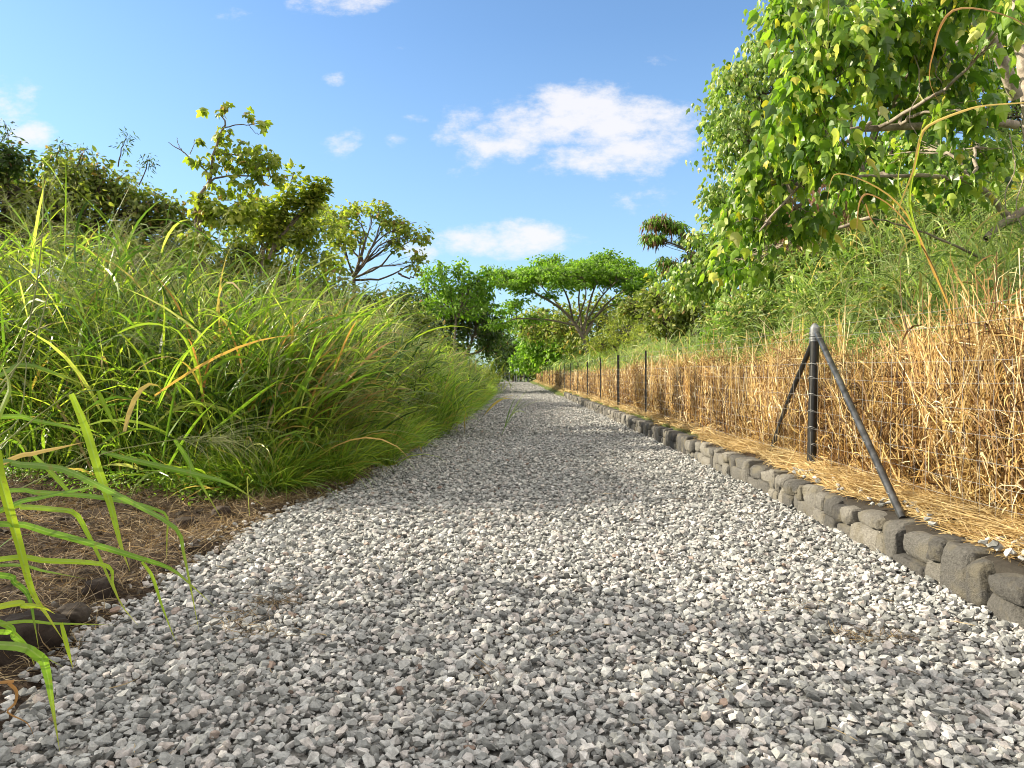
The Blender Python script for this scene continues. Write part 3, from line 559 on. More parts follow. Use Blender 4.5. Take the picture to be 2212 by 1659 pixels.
# the bright leaning clump in the middle of the left bank
def clump(name, c, n, H, spread, leanaz, leansd, m, label, W=(.014, .03), leaf=(.6, 1.2), group=None, droop=(.3, 1.6), el=(.5, 1.4), seeds=True, dry=0):
    root = empty(name, (c[0], c[1], float(terrain(c[0], c[1]))), label, 'grass clump', group)
    z0 = float(terrain(c[0], c[1])); a1, a2, a3, a4 = Acc(), Acc(), Acc(), Acc()
    ns = max(8, n // 6); rt = np.stack([rng.normal(0, spread, ns), rng.normal(0, spread, ns), np.zeros(ns)], -1); az = rng.normal(leanaz, leansd, ns); h = U(.6, 1.05, ns) * H
    p = paths(rt, az, U(.85, 1.5, ns), h, U(.1, .6, ns), 6, 1.6); tri_tubes(a2, p, np.full(ns, .0045), rng.random(ns))
    per = n // ns
    for j in range(per):
        fr = U(.1, .99, ns) * 6; i0 = fr.astype(int); u = (fr - i0)[:, None]; q = p[np.arange(ns), i0] * (1 - u) + p[np.arange(ns), i0 + 1] * u
        lp = paths(q, rng.normal(leanaz, leansd, ns), U(*el, ns), U(*leaf, ns), U(*droop, ns), 7, 1.7, .25); isd = j < dry
        ribbon(a4 if isd else a1, lp, U(*W, ns), rng.random(ns), .5, fold=.12)
    a1.build('blades', m, root); a2.build('stems', M['grass'], root)
    if dry: a4.build('dry_blades', M['fg_dry'], root)
    if seeds:
        for ii in range(0, ns, 7):
            a3 = Acc(); t0 = p[ii:ii + 1, -1]; d = nrm(p[ii:ii + 1, -1] - p[ii:ii + 1, -2]); T = U(.3, .45)
            tri_tubes(a3, np.stack([t0 - d * .1, t0 + d * T * .5, t0 + d * T], 1), np.array([.003]), rng.random(1))
            q = t0 + d * (.02 + T * rng.random((26, 1))); lp = paths(q, U(0, 6.28, 26), U(.3, 1.1, 26), U(.08, .2, 26), U(.5, 1.5, 26), 3); tri_tubes(a3, lp, np.full(26, .002), rng.random(26), .3)
            a3.build('seed_head', M['seed'], root)
    return root
clump('grass_clump', P(520, 1045, 8.2)[:2], 620, 1.75, .42, -.1, .75, M['bright_grass'], 'bright yellow green grass clump leaning out of the left bank towards the track', (.02, .042), (.7, 1.4), dry=1)
clump('grass_clump', P(90, 1045, 8.9)[:2], 460, 2.3, .55, 1.0, 1.6, M['bright_grass'], 'tall sunlit grass clump at the left edge of the picture, behind the bare earth', (.02, .042), (.6, 1.1))
clump('grass_clump', (-1.75, 44), 500, 2.3, .7, 0, 3, M['yellow_leaf'], 'rounded yellow green grass clump where the left bank meets the far track', (.03, .06), (.5, .9), seeds=False)
clump('grass_clump', P(600, 1015, 8.6)[:2], 420, 1.25, .3, -.15, .5, M['seed'], 'brownish gold thin leaved grass clump arching low towards the track under the bright clump', (.007, .014), (.7, 1.3), droop=(.8, 2.2), dry=2)
clump('grass_clump', P(930, 925, 14.5)[:2], 300, 1.3, .4, -.2, 1.0, M['bright_grass'], 'fresh green grass clump bulging from the left bank halfway along the track', (.016, .03), (.5, .9), seeds=False)

# ------------------------------------------------------------------ right side: dry hay, straw, green grass
al = Acc()
def hay(n, y0, y1, pw, wf, hmul=1.0):
    Y = y0 + (y1 - y0) * rng.random(n) ** pw; X = 3.08 + np.abs(rng.normal(0, .55, n)); k = X < 4.6; X, Y = X[k], Y[k]; n = len(X); z = terrain(X, Y)
    cl = np.array([mnoise.noise(Vector((x * 1.2, y * .9, 9))) for x, y in zip(X, Y)])
    H = (1.12 + .5 * cl) * (.35 + .75 * rng.random(n) ** .6) * hmul * np.interp(Y, [3, 4, 5.3, 6.3, 9, 20], [1.12, 1.25, 1.2, 1.0, .95, .9])
    p = paths(np.stack([X, Y, z], -1), U(0, 6.28, n), math.pi / 2 - np.abs(rng.normal(0, .42, n)), H, rng.normal(.25, .6, n), 5, 1.5, .8); p[:, 1:-1] += rng.normal(0, .02, (n, 4, 3)); p[..., 0] = np.maximum(p[..., 0], 2.93)
    rs = np.clip(rng.normal(.42, .28, n) + .3 * cl, 0, 1); tri_tubes(al, p, U(.0022, .0045, n) * wf, rs, .4)
    for j in range(4):
        fr = U(.05, .99, n) * 5; i0 = fr.astype(int); u = (fr - i0)[:, None]; q = p[np.arange(n), i0] * (1 - u) + p[np.arange(n), i0 + 1] * u
        lp = paths(q, U(0, 6.28, n), U(-.6, 1.3, n), U(.10, .42, n), U(-.4, 2.4, n), 4, 1.3, 1.2); lp[..., 0] = np.maximum(lp[..., 0], 2.91)
        ribbon(al, lp, (.003 + .013 * rng.random(n) ** 2) * wf, np.clip(rs + rng.normal(.05, .2, n), 0, 1), .9)
hay(9000, 2.4, 10, 1.0, 1.15); hay(12000, 10, 28, 1.2, 1.5); hay(9000, 28, 90, 1.2, 3.0)
tag(al.build('dry_grass', M['hay']), 'thick stand of dead golden brown grass behind the wire fence', 'dry grass', kind='stuff')
# long bleached stalks leaning in the hay
al = Acc(); n = 3600; Y = 2.6 + 17 * rng.random(n) ** 1.3; X = 2.95 + np.abs(rng.normal(0, .35, n)); p = paths(np.stack([X, Y, .35 + U(0, 1.15, n)], -1), U(0, 6.28, n), rng.normal(.1, .45, n), U(.2, .8, n), rng.normal(.1, .7, n), 5, 1.3, .7); p[..., 0] = np.maximum(p[..., 0], 2.92); tri_tubes(al, p, U(.002, .0045, n), rng.random(n), .4, 3)
n = 1100; Y = U(3, 16, n); X = 3.05 + U(0, .9, n); p = paths(np.stack([X, Y, terrain(X, Y)], -1), U(0, 6.28, n), U(.55, 1.5, n), U(.7, 1.65, n), U(-.1, .7, n), 5); p[..., 0] = np.maximum(p[..., 0], 2.94); tri_tubes(al, p, U(.004, .007, n), U(.6, 1, n), .4, 4)
tag(al.build('bleached_stalks', M['hay']), 'long bleached stalks leaning among the dead grass behind the fence', 'dry grass', kind='stuff')
# straw on the ledge
al = Acc()
def straw(n, y0, y1, pw, wf):
    Y = y0 + (y1 - y0) * rng.random(n) ** pw; xr = road_right(Y) + .14 + .03 * np.sin(Y * 4) + .04 * np.sin(Y * 1.7); X = xr + .66 * rng.random(n); k = ~((Y > 37) & (X < 2.4)); X, Y = X[k], Y[k]; n = len(X)
    th = rng.normal(math.pi / 2, .9, n); mound = .10 * np.exp(-((X - 2.98) / .2) ** 2)
    p = paths(np.stack([X, Y, np.maximum(terrain(X, Y), .28 * (Y < 37)) + .02 + mound * rng.random(n)], -1), th, rng.normal(.05, .16, n), U(.1, .38, n), rng.normal(.1, .35, n), 4, 1.2, .5); p[..., 0] = np.maximum(p[..., 0], (xr[k] - .03)[:, None])
    ribbon(al, p, U(.003, .007, n) * wf, rng.random(n), .8)
straw(17000, 2.3, 10, 1, 1); straw(9000, 10, 30, 1.2, 1.6); straw(6000, 30, 95, 1.1, 3)
tag(al.build('straw', M['straw']), 'yellow cut straw lying on the ledge between the stone wall and the fence', 'straw', kind='stuff')
# scattered dead stems and litter patches on the gravel
al = Acc()
for (px, py, n) in [(1880, 1395, 160), (600, 1315, 110), (530, 1350, 60), (560, 1385, 60), (1740, 1330, 30), (500, 1365, 30), (1190, 1290, 16), (1050, 1480, 14), (735, 1110, 40), (1730, 1205, 10), (1560, 1515, 12)]:
    Yc = 2000.0 / (py - 805); c = P(px, py, Yc); q = np.stack([c[0] + rng.normal(0, .055 + .0003 * n, n), Yc + rng.normal(0, .05, n), .03 + U(0, .025, n)], -1)
    p = paths(q, U(0, 6.28, n), rng.normal(.1, .3, n), U(.03, .12, n), rng.normal(.2, .7, n), 3, 1.2, .8); ribbon(al, p, U(.002, .005, n), U(0, .8, n), .8)
n = 260; Y = 2 + 10 * rng.random(n); X = U(-1.8, 2.4, n); p = paths(np.stack([X, Y, np.full(n, .045)], -1), U(0, 6.28, n), rng.normal(.03, .1, n), U(.04, .2, n), rng.normal(.05, .3, n), 4, 1.2, .8); ribbon(al, p, U(.0025, .005, n), U(.4, 1, n), .8)
tag(al.build('plant_litter', M['thatch']), 'small tufts and bits of dead plant litter scattered on the gravel', 'litter', kind='stuff')
# green grass behind the hay
al, as_, ad = Acc(), Acc(), Acc()
def right_pts(n, y0, y1, w0, w1): Y = U(y0, y1, n); X = w0 + (w1 - w0) * rng.random(n); return X, Y
X, Y = right_pts(5200, 5, 16, 3.7, 9.5); stand(al, as_, X, Y, np.interp(X, [3.7, 4.5, 6, 9], [1.2, 2.0, 2.8, 3.3]) * U(.5, 1.05, len(X)) * (1 + .5 * np.array([mnoise.noise(Vector((x * .7, y * .7, 2))) for x, y in zip(X, Y)])), 6, (.35, .8), (.010, .028), ad, .08, 5)
X, Y = right_pts(4200, 16, 36, 3.6, 9.5); stand(al, as_, X, Y, np.interp(X, [3.7, 4.5, 6, 9], [1.2, 1.6, 2.0, 2.3]) * U(.6, 1.05, len(X)), 5, (.4, .8), (.016, .032), ad, .08, 4)
X, Y = right_pts(2600, 36, 95, 3.3, 8); stand(al, as_, X, Y, U(1.1, 1.9, len(X)), 4, (.5, .9), (.05, .08), None, 0, 3)
tag(al.build('meadow_grass', M['meadow']), 'tall green grass rising on the slope behind the dead grass', 'grass', kind='stuff')
tag(as_.build('meadow_stems', M['meadow']), 'thin green stems on the slope behind the fence', 'grass', kind='stuff')
ag = Acc(); n = 1500; X = U(3.2, 4.4, n); Y = 3 + 40 * rng.random(n); ah = Acc(); kk = np.array([mnoise.noise(Vector((x * .8, y * .5, 12))) > .0 for x, y in zip(X, Y)]); stand(ag, ah, X[kk], Y[kk], U(.5, 1.35, kk.sum()), 4, (.25, .6), (.006, .014), None, 0, 4)
tag(ag.build('green_regrowth', M['meadow']), 'green grass blades coming up through the dead grass behind the fence', 'grass', kind='stuff')
tag(ad.build('meadow_seed_heads', M['seed']), 'pale seed heads on the slope behind the fence', 'seed heads', kind='stuff')

# ------------------------------------------------------------------ foreground blades at left (traced leaves, each with its own depth)
Z6 = lambda x, y: (x * .33066, 768 + y * .33066)
Z7 = lambda x, y: (x * .3224, 1152 + y * .3224)
fg = empty('broad_leaved_grass', (-2.15, 1.9, 0), 'long broad grass blades arching in from the left foreground over the earth and gravel', 'grass plant')
bacc, dacc, sacc = Acc(), Acc(), Acc()
def blade(pts, wpx, Y0, Y1, rnd, dry=False, base=True, roll=.3):
    k = len(pts); q = np.array([P(x, y, Y0 + (Y1 - Y0) * i / (k - 1)) for i, (x, y) in enumerate(pts)])
    if base and pts[0][0] <= 5:
        d = nrm((q[0] - q[1])[None])[0]; q = np.vstack([q[0] + d * .35 + np.array([-.05, -.03, -.10]), q])
    p = smooth_path(q, 22)[None]; Wm = wpx / F * (Y0 + Y1) / 2
    ribbon(dacc if dry else bacc, p, np.array([Wm * .95]), np.array([rnd]), roll, fold=.14, normal=(.25, -.85, .45), across=True)
z6 = lambda *l: [Z6(*p) for p in l]; z7 = lambda *l: [Z7(*p) for p in l]
blade(z6((465, 250), (560, 480), (640, 740), (720, 970), (790, 1240), (850, 1410)), 20, 2.3, 2.5, .7)
blade(z6((-60, 560), (0, 780), (60, 1000), (130, 1250), (210, 1540), (310, 1700), (420, 1870)), 24, 2.0, 2.3, .8)
blade(z6((-20, 690), (100, 710), (400, 740), (660, 860), (900, 980), (1150, 1130), (1200, 1290), (1260, 1590), (1300, 1800)), 17, 2.1, 2.6, .35)
blade(z6((0, 1100), (300, 1150), (600, 1230), (900, 1320), (1110, 1390), (1250, 1500), (1400, 1640)), 15, 2.1, 2.6, .3)
blade(z6((660, 630), (900, 690), (1250, 770), (1500, 840), (1720, 980)), 13, 2.7, 3.0, .35)
blade(z6((1140, 550), (1220, 670), (1290, 800), (1450, 1070)), 12, 2.8, 3.0, .4)
blade(z6((0, 400), (250, 430), (500, 480), (680, 540)), 11, 2.4, 2.7, .4)
blade(z6((220, 650), (340, 770), (450, 890), (500, 930)), 12, 2.4, 2.5, .6)
blade(z6((0, 710), (220, 640), (400, 600), (555, 565)), 18, 2.2, 2.4, .95, dry=True)
blade(z6((0, 1010), (260, 930), (550, 870), (820, 825)), 11, 2.2, 2.4, .2)
blade(z6((-10, 1020), (150, 990), (350, 1005), (490, 1030), (570, 1160), (650, 1320), (790, 1620), (900, 1760)), 14, 2.2, 2.6, .65)
blade(z6((0, 890), (250, 895), (600, 920), (850, 960), (1000, 1000), (1090, 1050), (1090, 1200), (1090, 1350)), 12, 2.3, 2.7, .4)
blade(z6((0, 1330), (300, 1340), (690, 1370), (740, 1500), (800, 1650)), 13, 2.2, 2.5, .7)
blade(z6((0, 1370), (300, 1410), (560, 1460)), 9, 2.3, 2.5, .5)
blade(z6((0, 1250), (120, 1180), (330, 1150)), 9, 2.3, 2.5, .5)
blade(z6((640, 230), (690, 340), (780, 510)), 12, 2.9, 3.0, .6)
blade(z6((0, 130), (160, 60), (400, 130), (640, 230)), 11, 2.7, 2.9, .4)
blade(z6((0, 380), (60, 200), (0, 40)), 13, 2.3, 2.4, .7)
blade(z7((0, 750), (250, 820), (310, 920), (350, 1150), (400, 1460)), 24, 1.9, 2.15, .45)
blade(z7((0, 490), (160, 485), (280, 495), (370, 540)), 15, 2.0, 2.1, .9)
blade(z7((0, 610), (380, 605), (780, 615)), 8, 2.2, 2.4, .6)
blade(z7((0, 280), (100, 330), (190, 420), (230, 600), (260, 780)), 15, 2.1, 2.3, .15)
blade(z7((950, 190), (1020, 290), (1090, 500), (1190, 760)), 9, 2.6, 2.75, .7)
blade(z7((0, 660), (100, 710), (250, 800), (430, 900)), 12, 2.0, 2.2, .5)
blade(z7((410, 600), (450, 760), (490, 910)), 10, 2.3, 2.4, .85)
blade(z7((0, 1000), (60, 1010), (110, 1060), (100, 1140), (50, 1200), (180, 1270), (230, 1370)), 8, 2.0, 2.1, .1, dry=True, roll=.0)
blade([(0, 1345), (30, 1370), (60, 1400), (75, 1440)], 14, 2.3, 2.4, .5)
# stalks
def stalk(pts, r, Y0, Y1, acc=sacc):
    k = len(pts); q = np.array([P(x, y, Y0 + (Y1 - Y0) * i / (k - 1)) for i, (x, y) in enumerate(pts)]); limb(acc, q, r, r * .5, 14, 6); return q
s1 = stalk(z6((-100, 980), (50, 910), (600, 660), (1140, 550), (1330, 530), (1480, 560)), .0028, 2.4, 3.1)
stalk(z6((-60, 620), (0, 590), (240, 400), (470, 235)), .0035, 2.3, 2.5)
stalk(z6((-40, 560), (0, 520), (130, 400), (170, 100), (165, 20)), .003, 2.5, 2.8)
stalk([(0, 832), (60, 760), (90, 690), (120, 560)], .003, 2.6, 3.0)
stalk([(0, 400 + 450), (40, 780), (75, 640), (90, 520), (95, 400)], .0035, 3.0, 3.3)
bacc.build('blades', M['fg_grass'], fg, origin=(-2.15, 1.9, 0)); dacc.build('dry_blades', M['fg_dry'], fg, origin=(-2.15, 1.9, 0)); sacc.build('stalks', M['seed'], fg, smooth=True, origin=(-2.15, 1.9, 0))
sh = Acc(); m_ = 22; u = rng.random(m_); q = s1[-3] * (1 - u)[:, None] + s1[-1] * u[:, None] + 0
for j in range(3):
    lp = paths(q, rng.normal(-.1, .7, m_), U(-.3, .7, m_), U(.12, .34, m_), U(.4, 1.4, m_), 5, 1.4); tri_tubes(sh, lp, np.full(m_, .0009), rng.random(m_), .4)
sh.build('seed_head', M['seed'], fg, origin=(-2.15, 1.9, 0))

# tall cane leaves hanging in front of the right hand tree
cn = empty('cane_grass', (*P(2075, 1100, 5.6)[:2], .3), 'tall yellowing cane with long bent leaves rising from the dead grass at right', 'grass plant')
o3 = np.array([*P(2075, 1100, 5.6)[:2], .3]); bacc, dacc, sacc = Acc(), Acc(), Acc()
blade([(2212, 222), (2130, 228), (2080, 240), (2005, 272), (1985, 310), (1972, 370), (1945, 440), (1930, 510)], 8, 5.0, 5.1, 1.0, dry=True, base=False)
blade([(2260, 95), (2200, 45), (2120, 20), (2060, 22), (2030, 60), (2018, 105), (2008, 150), (2012, 190), (2040, 240)], 7, 4.9, 5.1, .3, dry=True, base=False)
blade([(2062, 690), (2040, 640), (2010, 570), (1975, 490), (1930, 430), (1870, 392), (1815, 375), (1795, 390), (1785, 450)], 8, 5.4, 5.0, 1.0, dry=True, base=False)
blade([(2020, 600), (1985, 520), (1930, 450), (1880, 420), (1860, 430), (1852, 470), (1850, 560)], 7, 5.4, 5.1, .5, dry=True, base=False)
blade([(1990, 540), (1965, 430), (1985, 320), (1992, 270)], 7, 5.2, 5.0, .8, base=False)
blade([(1990, 540), (1965, 470), (1940, 400), (1950, 330)], 9, 5.2, 5.2, .75, base=False)
blade([(1870, 440), (1880, 470), (1900, 500)], 8, 5.2, 5.2, .3, dry=True, base=False)
sq = [P(2120, 950, 5.5), P(2095, 800, 5.5), P(2062, 690, 5.4), P(2010, 565, 5.3), P(1990, 530, 5.2)]; limb(sacc, sq, .009, .004, 14, 8)
sq = [np.array([3.9, 5.4, .3]), P(2300, 500, 5.2), P(2270, 300, 5.0), P(2212, 222, 5.0)]; limb(sacc, sq, .009, .004, 12, 8)
sq = [np.array([3.9, 5.4, .3]), P(2340, 500, 5.2), P(2300, 200, 5.0), P(2260, 95, 4.9)]; limb(sacc, sq, .009, .004, 12, 8)
bacc.build('blades', M['fg_grass'], cn, origin=o3); dacc.build('dry_blades', M['fg_dry'], cn, origin=o3); sacc.build('stems', M['straw'], cn, smooth=True, origin=o3)

# ------------------------------------------------------------------ trees
def leaf_cloud(al, tmpl, centers, rc, per, size, droop=.5, up=.8, flat=1.0, pw=1.0):
    n = len(centers) * per; c = np.repeat(centers, per, 0); r_ = np.repeat(rc, per) if np.ndim(rc) else np.full(n, rc)
    d = nrm(rng.normal(0, 1, (n, 3))); pos = c + d * (r_ * rng.random(n) ** (1 / 2.2))[:, None] * (1, 1, flat)
    dirv = d * (1, 1, .5) + rng.normal(0, .5, (n, 3)) + np.array([0, 0, -droop])
    upv = d * .6 + rng.normal(0, .45, (n, 3)) + np.array([0, 0, up])
    leaves(al, tmpl, pos, dirv, upv, U(size * .45, size * 1.3, n), np.clip(rng.normal(.5, .27, n), 0, 1))
def tree(name, label, base, fork, blobs, leafm, barkm, tmpl=OVATE, size=.15, per=14, rc=.35, tr=.12, dens=1.0, cat='tree', group=None, droop=.5, flat=1.0, up=.8, shell=.5, twig=.008, bend=.15, extra=None, podfrac=0, limbs=None):
    """blobs: (centre, radii, number of leaf clumps)"""
    base = np.array(base, float); fork = np.array(fork, float); o = empty(name, base, label, cat, group)
    at_, al_, ap = Acc(), Acc(), Acc()
    mid = (base + fork) / 2 + rng.normal(0, bend, 3) * (1, 1, 0)
    limb(at_, [base - (0, 0, .3), mid, fork], tr, tr * .62, 12, 10, .0)
    nodes = None
    if limbs:
        nodes = np.concatenate([limb(at_, [P(*q) for q in pts], r0, r1, 14, 8, .006)[6:] for pts, r0, r1 in limbs])
    main_fork = fork
    for (c, rad, nc) in blobs:
        if nodes is not None: fork = nodes[np.argmin(np.linalg.norm(nodes - (np.array(c) - (0, 0, .3)), axis=1))]
        c = np.array(c, float); rad = np.array(rad if np.ndim(rad) else (rad, rad, rad), float); nc = max(2, int(nc * dens))
        d = c - fork; m1 = fork + d * .45 + rng.normal(0, .12, 3) * np.linalg.norm(d) * .5 + np.array([0, 0, .08]) * np.linalg.norm(d)
        br = tr * (.42 if nodes is None else .2); bp = limb(at_, [fork, m1, c], br, br * .35, 12, 7, .01)
        dd = nrm(rng.normal(0, 1, (nc, 3))); pts = c + dd * rad * (shell + (1 - shell) * rng.random((nc, 1)) ** .7) * U(.75, 1.08, (nc, 1))
        k = min(nc, 40); st = bp[rng.integers(5, 12, nc)]
        m2 = (st + pts) / 2 + rng.normal(0, .1, (nc, 3)) * rad.mean()
        tw = np.stack([st, .55 * st + .45 * m2, m2, .4 * m2 + .6 * pts, pts], 1); tri_tubes(at_, tw, np.full(nc, max(twig, br * .22)), rng.random(nc), .7, 4)
        leaf_cloud(al_, tmpl, pts, rc * U(.7, 1.25, nc), per, size, droop, up, flat)
        if podfrac:
            q = pts[rng.random(nc) < podfrac]; leaf_cloud(ap, NARROW, q, rc, 10, size * 1.2, 2.5, 0)
    if extra: extra(at_, al_)
    at_.build('trunk', barkm, o, smooth=True, origin=base); al_.build('crown', leafm, o, origin=base)
    if podfrac and ap.n: ap.build('seed_pods', M['pod'], o, origin=base)
    return o
def B(px, py, Y, rx, ry=None, rd=None, n=20):    # a leaf mass: sight line, distance, half sizes in the same measure
    s = Y / F; ry = ry or rx; return (P(px, py, Y), (rx * s, (rd or rx) * s, ry * s), n)
def gz(x, y): return float(terrain(x, y))
def base_at(px, Y): p = P(px, HY, Y); return (p[0], Y, gz(p[0], Y))

# right: near lobed-leaf tree
def t1_extra(at_, al_):
    pass
T1L = []
if 1:
    L = lambda pts, r0, r1: T1L.append((pts, r0, r1))
    L([(2195, 210, 8.6), (2160, 120, 8.4), (2110, 30, 8.2), (2080, -60, 8)], .075, .05)
    L([(2195, 270, 8.6), (2100, 262, 8.3), (1980, 272, 8.0), (1860, 280, 7.8), (1790, 300, 7.6), (1720, 380, 7.4)], .05, .02)
    L([(2150, 190, 8.5), (2060, 195, 8.3), (1960, 215, 8.2), (1900, 250, 8.1)], .035, .015)
    L([(2190, 480, 8.6), (2150, 440, 8.5), (2090, 390, 8.3), (1960, 380, 8.2), (1850, 380, 8.0)], .045, .012)
    L([(2212, 455, 8.6), (2170, 480, 8.4), (2135, 510, 8.3), (2130, 515, 8.2)], .05, .03)
    L([(2100, 80, 8.4), (2020, 110, 8.2), (1900, 70, 7.8), (1800, 60, 7.4)], .04, .015)
    L([(1880, 265, 7.8), (1800, 330, 7.5), (1700, 430, 7.3), (1640, 500, 7.3)], .022, .008)
    L([(2130, 560, 8.2), (1990, 500, 8.2), (1880, 470, 8.0)], .016, .006)
def t1_vines(at_, al_):
    L = lambda pts, r0, r1: limb(at_, [P(*p) for p in pts], r0, r1, 14, 8, .006)
    for (x, y, l_) in [(1975, 120, 170), (2030, 60, 120), (1830, 200, 150), (2205, 260, 240), (1860, 250, 190), (2180, 290, 180)]:
        L([(x, y, 7.4), (x + 12, y + l_ * .4, 7.35), (x - 10, y + l_ * .75, 7.3), (x + 5, y + l_, 7.3)], .006, .004)
tree('lobed_leaf_tree', 'pale trunked tree with big lobed leaves leaning in from the right edge', base_at(2193, 8.8), P(2193, -20, 8.8),
     [B(1930, 40, 7.2, 110, 70, n=26), B(1790, 110, 7.0, 120, 110, n=46), B(1730, 240, 7.2, 120, 90, n=42), B(1660, 370, 7.6, 95, 70, n=24), B(1790, 330, 7.0, 90, 60, n=22), B(1640, 480, 8.2, 80, 60, n=20), B(1600, 560, 9.0, 70, 40, n=14),
      B(2080, -10, 6.8, 110, 40, n=18), B(2190, 30, 6.4, 50, 40, n=7), B(2040, 390, 8.4, 130, 40, n=16), B(1900, 180, 8, 80, 50, n=12), B(1740, 480, 7.8, 70, 50, n=14), B(1700, 20, 8.0, 60, 70, n=16), B(2000, -150, 8, 250, 100, n=34), B(1990, 90, 7.6, 90, 50, n=20), B(2080, 160, 7.8, 80, 50, n=14), B(1960, 240, 8.2, 70, 40, n=12), B(2150, 120, 9.4, 80, 60, n=16), B(2120, 330, 9.6, 90, 50, n=22), B(2000, 190, 9.4, 120, 80, n=40), B(2100, 60, 9.6, 120, 70, n=40), B(1950, 330, 9.6, 90, 50, n=26), B(2080, 240, 7.4, 70, 30, n=10), B(1850, 400, 8.6, 70, 40, n=16), B(2330, 100, 10, 100, 200, n=20)],
     M['kukui'], M['pale_bark'], KUKUI_N, .155, 11, .24, .115, droop=1.7, up=.2, shell=.3, twig=.006, limbs=T1L, extra=t1_vines)
# right: big tree behind it
tree('lobed_leaf_tree', 'large dense tree with pale topped leaves filling the upper right behind the near branches', base_at(1850, 17), P(1840, 420, 17),
     [B(1640, 215, 17, 125, 100, n=120), B(1760, 60, 17, 150, 110, n=120), B(1600, 300, 16.5, 100, 70, n=60), B(1610, 440, 16, 100, 60, n=80), B(1720, 330, 17, 110, 90, n=70), B(1580, 540, 15.5, 85, 60, n=60), B(1680, 560, 15.5, 90, 70, n=60), B(1500, 610, 16.5, 80, 40, n=36), B(1640, 640, 14.5, 90, 50, n=40), B(1780, 590, 14, 90, 60, n=40),
      B(1930, 60, 18, 170, 120, n=80), B(2080, 150, 19, 170, 130, n=110), B(1950, 330, 18, 120, 60, n=44), B(2100, 360, 18, 130, 70, n=60), B(2180, 0, 18, 180, 130, n=110), B(1850, -120, 18, 260, 120, n=100), B(2200, 450, 17, 90, 80, n=40), B(2230, 250, 18, 110, 120, n=60)],
     M['far_kukui'], M['dark_bark'], KUKUI_N, .15, 22, .36, .17, droop=1.8, up=.15, group='lobed leaf trees at right')
# dead vines hanging inside it
al = Acc(); c = np.concatenate([P(1800, 420, 13.5)[None] + rng.normal(0, 1, (70, 3)) * (.28, .3, .3), P(1700, 480, 14)[None] + rng.normal(0, 1, (25, 3)) * (.2, .3, .3)])
q = np.repeat(c, 14, 0) + rng.normal(0, .05, (len(c) * 14, 3)); n = len(q); p = paths(q, U(0, 6.28, n), rng.normal(-1.2, .3, n), U(.2, .6, n), rng.normal(0, .4, n), 4, 1.2, .5); ribbon(al, p, U(.006, .018, n), rng.random(n), .8)
limb(al, [P(1800, 300, 13.6), P(1790, 420, 13.5), P(1815, 560, 13.5)], .03, .02, 10, 6); limb(al, [P(1860, 300, 13.6), P(1850, 400, 13.5), P(1845, 520, 13.5), P(1850, 640, 13.5)], .045, .03, 10, 6)
o = al.build('dead_vine', M['pod'], origin=c.mean(0)); tag(o, 'curtain of brown dead vines hanging among the branches of the big right hand tree', 'vine')
# leaning feathery tree
def t3_extra(at_, al_): limb(at_, [P(1600, 640, 28), P(1530, 560, 28), P(1475, 508, 28), P(1440, 490, 28)], .22, .06, 12, 8, .03)
tree('feathery_tree', 'leaning feathery tree with brown pods poking out left of the big right hand tree', base_at(1600, 28), P(1560, 600, 28),
     [B(1425, 478, 28, 34, 9, n=24), B(1455, 488, 28, 26, 9, n=14), B(1412, 512, 28, 30, 8, n=18), B(1490, 515, 28, 36, 14, n=18), B(1440, 565, 28, 22, 26, n=12), B(1500, 560, 28, 45, 25, n=20), B(1480, 620, 28, 60, 35, n=30), B(1560, 600, 29, 60, 50, n=40)],
     M['fresh_leaf'], M['bark'], NARROW, .26, 22, .22, .14, droop=1.2, podfrac=.8, flat=.55, shell=.2)
# umbrella tree
rb = []
for k in range(70):
    a_ = U(0, 6.28); rr = math.sqrt(U(0, 1)); x = 1243 + rr * 168 * math.cos(a_); yd = 45 + rr * 4.2 * math.sin(a_); py = 566 + 34 * rr ** 2 + U(-10, 30); rb.append(B(x, py, yd, 34, 12, 34, n=15))
rb += [B(x, y, 44.5 + U(-1, 1), rx, ry, n=n) for x, y, rx, ry, n in [(1110, 655, 45, 12, 18), (1150, 690, 45, 12, 16), (1080, 700, 40, 14, 16), (1100, 670, 36, 12, 14), (1380, 640, 40, 16, 16), (1345, 655, 30, 14, 12), (1095, 608, 34, 12, 16), (1400, 600, 35, 16, 18), (1190, 562, 45, 9, 20), (1305, 552, 30, 9, 14), (1340, 570, 40, 12, 16), (1150, 590, 40, 14, 18), (1130, 625, 40, 14, 18), (1190, 640, 40, 12, 10), (1320, 610, 40, 14, 14), (1210, 600, 50, 14, 16), (1280, 600, 50, 14, 16)]]
UL = [([(1262, 735, 45), (1235, 690, 45), (1195, 655, 44.6), (1130, 620, 44), (1090, 605, 44)], 0.122, .022), ([(1250, 705, 45), (1190, 692, 44.6), (1120, 688, 44.4), (1085, 700, 44)], 0.065, .022), ([(1264, 725, 45), (1290, 680, 45), (1330, 640, 45.4), (1390, 605, 45.8)], 0.101, .022),
      ([(1260, 722, 45), (1272, 660, 45.5), (1290, 610, 46), (1320, 575, 46.5)], 0.086, .022), ([(1238, 695, 45), (1225, 640, 44.5), (1200, 600, 44), (1170, 585, 43.6)], 0.072, .022), ([(1258, 715, 45), (1250, 650, 46), (1252, 600, 47), (1230, 575, 48)], 0.072, .022), ([(1225, 680, 45), (1180, 630, 46), (1150, 600, 47)], 0.058, .022), ([(1272, 700, 45), (1310, 665, 44), (1350, 655, 43.6)], 0.050, .022), ([(1270, 690, 45), (1300, 640, 43.6), (1340, 600, 42.6)], 0.065, .022), ([(1245, 700, 45), (1265, 640, 43.4), (1260, 600, 42)], 0.065, .022)]
